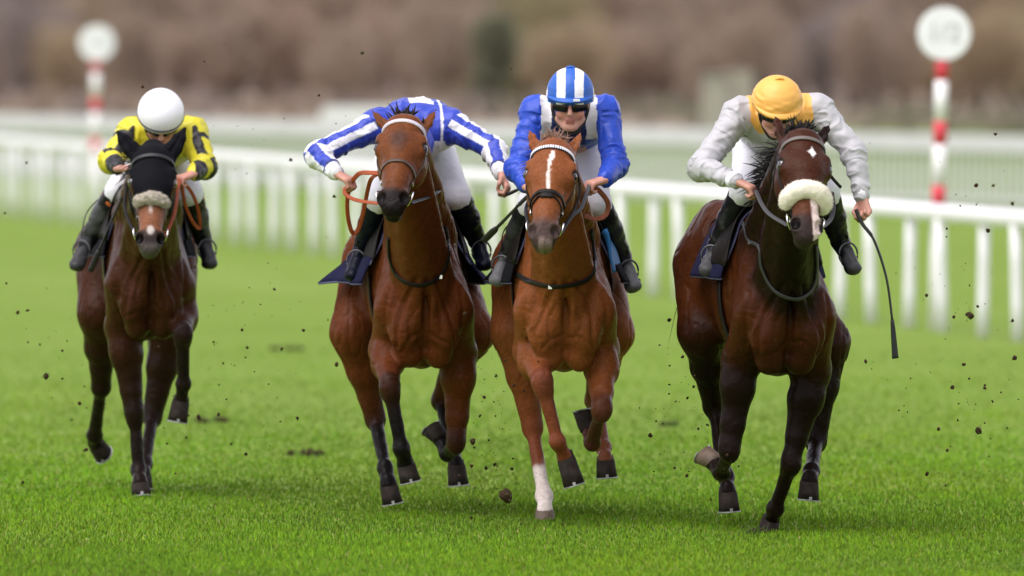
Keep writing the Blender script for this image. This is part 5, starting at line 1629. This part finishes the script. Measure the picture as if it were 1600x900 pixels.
# --- bay
P, J = HORSES[1], JOCKEYS[1]
bridle(P, 'dark leather bridle with a white browband on the bright bay horse', mat('browband_white', (0.75, 0.73, 0.76), rough=0.5), beads=mat('bead_lilac', (0.55, 0.52, 0.60), rough=0.4), leather=LEB)
kL, kR = J['j']['kL'], J['j']['kR']
rein(P, 'rein', [kL, (562, 271, 0.50), (580, 270, 0.60), (600, 271, 0.72)], RUB_O, w=0.012)
rein(P, 'rein', [kL, (538, 300, 0.47), (552, 311, 0.52), (575, 316, 0.7), (598, 318, 1.0), P['bit']['L']], RUB_O, w=0.010)
rein(P, 'rein', [kL, (543, 310, 0.40), (544, 340, 0.36), (551, 364, 0.32), (560, 358, 0.32), (567, 335, 0.36), (574, 300, 0.42), (580, 280, 0.5), (592, 271, 0.66)], RUB_O, w=0.011)
rein(P, 'rein', [P['bit']['R'], (666, 309, 0.9), (682, 301, 0.72), (688, 296, 0.5)], LEA, w=0.010)
breastgirth(P, 'thin black neck strap hanging low on the bright bay chest', [(606, 372), (608, 405), (622, 434), (652, 446), (682, 437), (698, 415), (702, 385), (696, 355)], m=LEA, buckle=0.62)
whip(P, 'black whip held out beside the chestnut head by the blue and white sleeve', [(789, 305, 0.45), (797, 302, 0.50), (812, 295, 0.72), (832, 287, 1.02)], [0.007, 0.006, 0.006, 0.0085], handle=0.3)
saddle_set(P, J, 'navy saddle cloth flaring wide on both sides of the bright bay', 'light racing saddle on the bright bay horse', flareL=0.12, flareR=0.06, f1=-0.74, phi=1.70, frontR=0.09, frontL=0.02)
# --- chestnut
P, J = HORSES[2], JOCKEYS[2]
bridle(P, 'dark bridle with a chequered navy and white browband on the chestnut horse', mat('browband_navy', (0.03, 0.03, 0.09), rough=0.5), beads=mat('bead_white', (0.80, 0.80, 0.82), rough=0.4), leather=LEA, cross=True)
kL, kR = J['j']['kL'], J['j']['kR']
rein(P, 'rein', [kR, (938, 300, 0.42), (950, 318, 0.38), (946, 336, 0.38), (930, 342, 0.42), (912, 337, 0.5)], RUB_B, w=0.013)
rein(P, 'rein', [P['bit']['R'], (893, 338, 1.0), (908, 325, 0.85), (917, 300, 0.6), kR], WEB, w=0.011)
rein(P, 'rein', [P['bit']['L'], (822, 325, 0.9), kL], LEA, w=0.009)
rein(P, 'rein', [(898, 262, 0.88), (906, 290, 0.86), (900, 322, 0.98), P['bit']['R']], LEA, w=0.006)
breastgirth(P, 'black breast strap curving low across the chestnut chest', [(806, 428), (828, 440), (860, 448), (892, 446), (918, 437), (930, 420), (929, 392), (924, 360)], m=LEA, buckle=0.3)
whip(P, 'black whip slanting down behind the chestnut cheek towards the bay horse', [J['j']['kL'] + np.array([0.01, 0.02, 0.01]), (822, 309, 0.40), (790, 342, 0.20), (756, 376, 0.0)], [0.007, 0.0075, 0.009, 0.009])
saddle_set(P, J, 'dark saddle cloth with a bright blue pad on the chestnut', 'light racing saddle on the chestnut horse', cloth=BLKC, flareL=0.07, flareR=0.09, f1=-0.74, phi=1.65, frontR=0.05, pad=(mat('pad_blue', (0.03, 0.17, 0.42), rough=0.6, bump=0.3, bump_scale=40), 1, 0.40, 0.86))
# --- dark bay with star
P, J = HORSES[3], JOCKEYS[3]; H = P['H']
bridle(P, 'grey webbing bridle on the horse with the white star', mat('browband_grey', (0.13, 0.11, 0.10), rough=0.55), nose=False, leather=LEA)
nb = P['frame'].place(thing('sheepskin_noseband', 'thick white sheepskin roll across the nose of the right horse', 'noseband'), H(0, 0.06, 0.385))
q, D = head_ring(P, 0.385, 0.0, -1.50, 1.50, 13, off=0.014, tilt=-0.10)
fleece('roll', q, [0.034, 0.039, 0.041, 0.042, 0.042, 0.041, 0.040, 0.041, 0.042, 0.042, 0.041, 0.039, 0.034], 0.0055, WOOL_W, nb, amp=0.0018, seed=6)
kL, kR = J['j']['kL'], J['j']['kR']
rein(P, 'rein', [kL, (1190, 318, 0.75), (1203, 335, 0.95), P['bit']['L']], WEB, w=0.012)
rein(P, 'rein', [P['bit']['R'], (1296, 345, 0.9), (1302, 325, 0.7), (1300, 300, 0.5)], LEA, w=0.011)
rein(P, 'rein', [(1293, 268, 0.86), (1302, 280, 0.84), (1314, 293, 0.82)], LEA, w=0.008)
breastgirth(P, 'grey breast strap with a buckle on the dark right horse', [(1160, 345), (1168, 375), (1185, 385), (1190, 420), (1210, 455), (1245, 468), (1270, 452), (1277, 420), (1276, 385)], m=mat('strap_dark_grey', (0.035, 0.035, 0.036), rough=0.6), buckle=0.16, w=0.010)
whip(P, 'long black whip hanging beside the white rail from a bare hand', [(1337, 327, 0.36), (1347, 349, 0.37), (1366, 376, 0.40), (1384, 430, 0.42), (1393, 490, 0.42), (1399, 560, 0.40)], [0.0075, 0.0065, 0.0065, 0.006, 0.0058, 0.0085], handle=0.18)
saddle_set(P, J, 'navy saddle cloth with purple edging on the dark right horse', 'light racing saddle on the dark right horse', flareL=0.04, flareR=0.03, f1=-0.62, phi=1.50, frontL=0.01)

# ------------------------------------------------------------------ turf thrown up by the hooves
SOIL = mat('soil', (0.042, 0.024, 0.014), rough=0.95, spec=0.1, var=0.4, var_scale=60)
def clod_vf(c, r, seed):
    rng = np.random.default_rng(seed)
    bm = bmesh.new(); bmesh.ops.create_icosphere(bm, subdivisions=2, radius=1.0)
    V = np.array([v.co[:] for v in bm.verts]); F = [tuple(v.index for v in f.verts) for f in bm.faces]; bm.free()
    V = V * (1 + 0.45 * vnoise(V, 1.6, seed) + 0.2 * vnoise(V, 4.0, seed + 3))[:, None] * np.array([1, 0.8, 0.8]) * r
    a = rng.uniform(0, 6); R = np.array([[math.cos(a), 0, math.sin(a)], [0, 1, 0], [-math.sin(a), 0, math.cos(a)]])
    return V @ R.T + np.asarray(c), F
def at(px, py, y): return np.array([(px - 800) / FPX * y, y, CH - (py - HY) / FPX * y])
BIG = [(790, 774, 54.8, 0.036, 'large dark clod of turf flying beside the white hind foot'),
       (1515, 493, 54.0, 0.020, 'brown clod of turf flying in front of the white rail'),
       (1529, 672, 55.5, 0.018, 'small tufted clod of turf flying at the far right'),
       (739, 690, 56.0, 0.016, 'small brown clod of turf beside the bay knee'),
       (775, 587, 56.5, 0.008, 'tiny clod of turf between the bay and the chestnut'),
       (72, 588, 58.5, 0.015, 'dark clod of turf flying at the far left'),
       (28, 488, 58.0, 0.010, 'small dark clod near the left edge above the grass'),
       (566, 83, 55.0, 0.009, 'small dark clod high against the brown trees'),
       (522, 307, 56.0, 0.008, 'tiny dark clod below the striped blue sleeve'),
       (1582, 318, 54.0, 0.010, 'small dark clod just above the rail at the right edge'),
       (1552, 290, 54.0, 0.007, 'tiny dark clod above the rail near the right edge')]
for px, py, y, r, lab in BIG:
    c = at(px, py, y); v, f = clod_vf((0, 0, 0), r, int(px))
    root = thing('turf_clod', lab, 'clod', 'clods of turf in the air', tuple(c))
    part('soil', vf_mesh('soil', v, f), SOIL, root)
    rg = np.random.default_rng(int(py)); n = 14
    v, f = strands(rg.normal(0, r * 0.5, (n, 3)), rg.normal(0, 1, (n, 3)) + np.array([0, 0, 0.6]), rg.uniform(1.0, 1.8, n) * r, 0.0015, seed=int(px))
    part('grass_blades', vf_mesh('grass_blades', v, f), mat('torn_grass', (0.09, 0.13, 0.02), rough=0.7), root, kind='stuff')
items = []; rg = np.random.default_rng(77)
for cx, cy, sx, sy, n, y in ((80, 560, 70, 110, 80, 59), (345, 620, 60, 120, 80, 58.5), (430, 560, 70, 130, 60, 58), (770, 660, 40, 90, 150, 56.5), (1095, 640, 35, 90, 110, 55.5), (1500, 560, 60, 130, 130, 55), (1040, 690, 40, 60, 20, 55.5),
                          (370, 180, 120, 90, 22, 58), (560, 170, 200, 90, 10, 56), (1540, 300, 40, 70, 16, 55), (1360, 560, 60, 90, 16, 55), (240, 330, 220, 100, 14, 59)):
    for _ in range(int(n * 0.7)):
        px, py = rg.normal(cx, sx), rg.normal(cy, sy)
        yy = y + rg.uniform(-1.5, 1.5); c = at(px, py, yy)
        if c[2] < 0.01: continue
        r = 0.0026 + 0.011 * rg.random() ** 4
        b = bmesh.new(); bmesh.ops.create_icosphere(b, subdivisions=1, radius=r)
        V = np.array([v.co[:] for v in b.verts]); F = [tuple(v.index for v in f_.verts) for f_ in b.faces]; b.free()
        V = V * rg.uniform(0.5, 1.3, (len(V), 1)) + c; items.append((V, F))
v, f = join_vf(items)
o = part('turf_spray', vf_mesh('turf_spray', v, f), SOIL); o['kind'] = 'stuff'; tag(o, 'fine specks of soil and turf thrown up behind the horses', 'turf spray')
# torn divots lying on the grass
for i, (px, py, w, lab) in enumerate(((328, 660, 0.11, 'dark divot lying on the grass right of the hooded horse'), (482, 712, 0.09, 'small torn divot on the grass left of the bay horse'), (1043, 666, 0.055, 'brown divot on the grass between chestnut and dark horse'),
                           (455, 547, 0.10, 'faint green divot on the grass behind the striped sleeve'), (1225, 776, 0.04, 'small pale divot on the grass right of the planted hoof'), (1180, 834, 0.05, 'scrape of dark soil beside the planted black hoof'))):
    y = CH * FPX / (py - HY) ; x = (px - 800) / FPX * y
    root = thing('divot', lab, 'divot', 'divots on the turf', (x, y, 0))
    its = [clod_vf((rg.normal(0, w * 0.6), rg.normal(0, 0.10), 0.012), w * rg.uniform(0.12, 0.30), 900 + i * 9 + q) for q in range(7)]
    v, f = join_vf(its); part('soil', vf_mesh('soil', v, f), SOIL, root, kind='stuff')
    n = 60
    roots = np.stack([rg.normal(0, w * 0.7, n), rg.normal(0, 0.12, n), np.full(n, 0.0)], 1)
    v, f = strands(roots, rg.normal(0, 0.6, (n, 3)) + np.array([0, 0, 0.7]), rg.uniform(0.03, 0.06, n), 0.003, seed=i)
    part('torn_grass', vf_mesh('torn_grass', v, f), mat('torn_grass_dark', (0.05, 0.10, 0.012), rough=0.7), root, kind='stuff')

for o in bpy.data.objects:
    if '_base' in o: del o['_base']
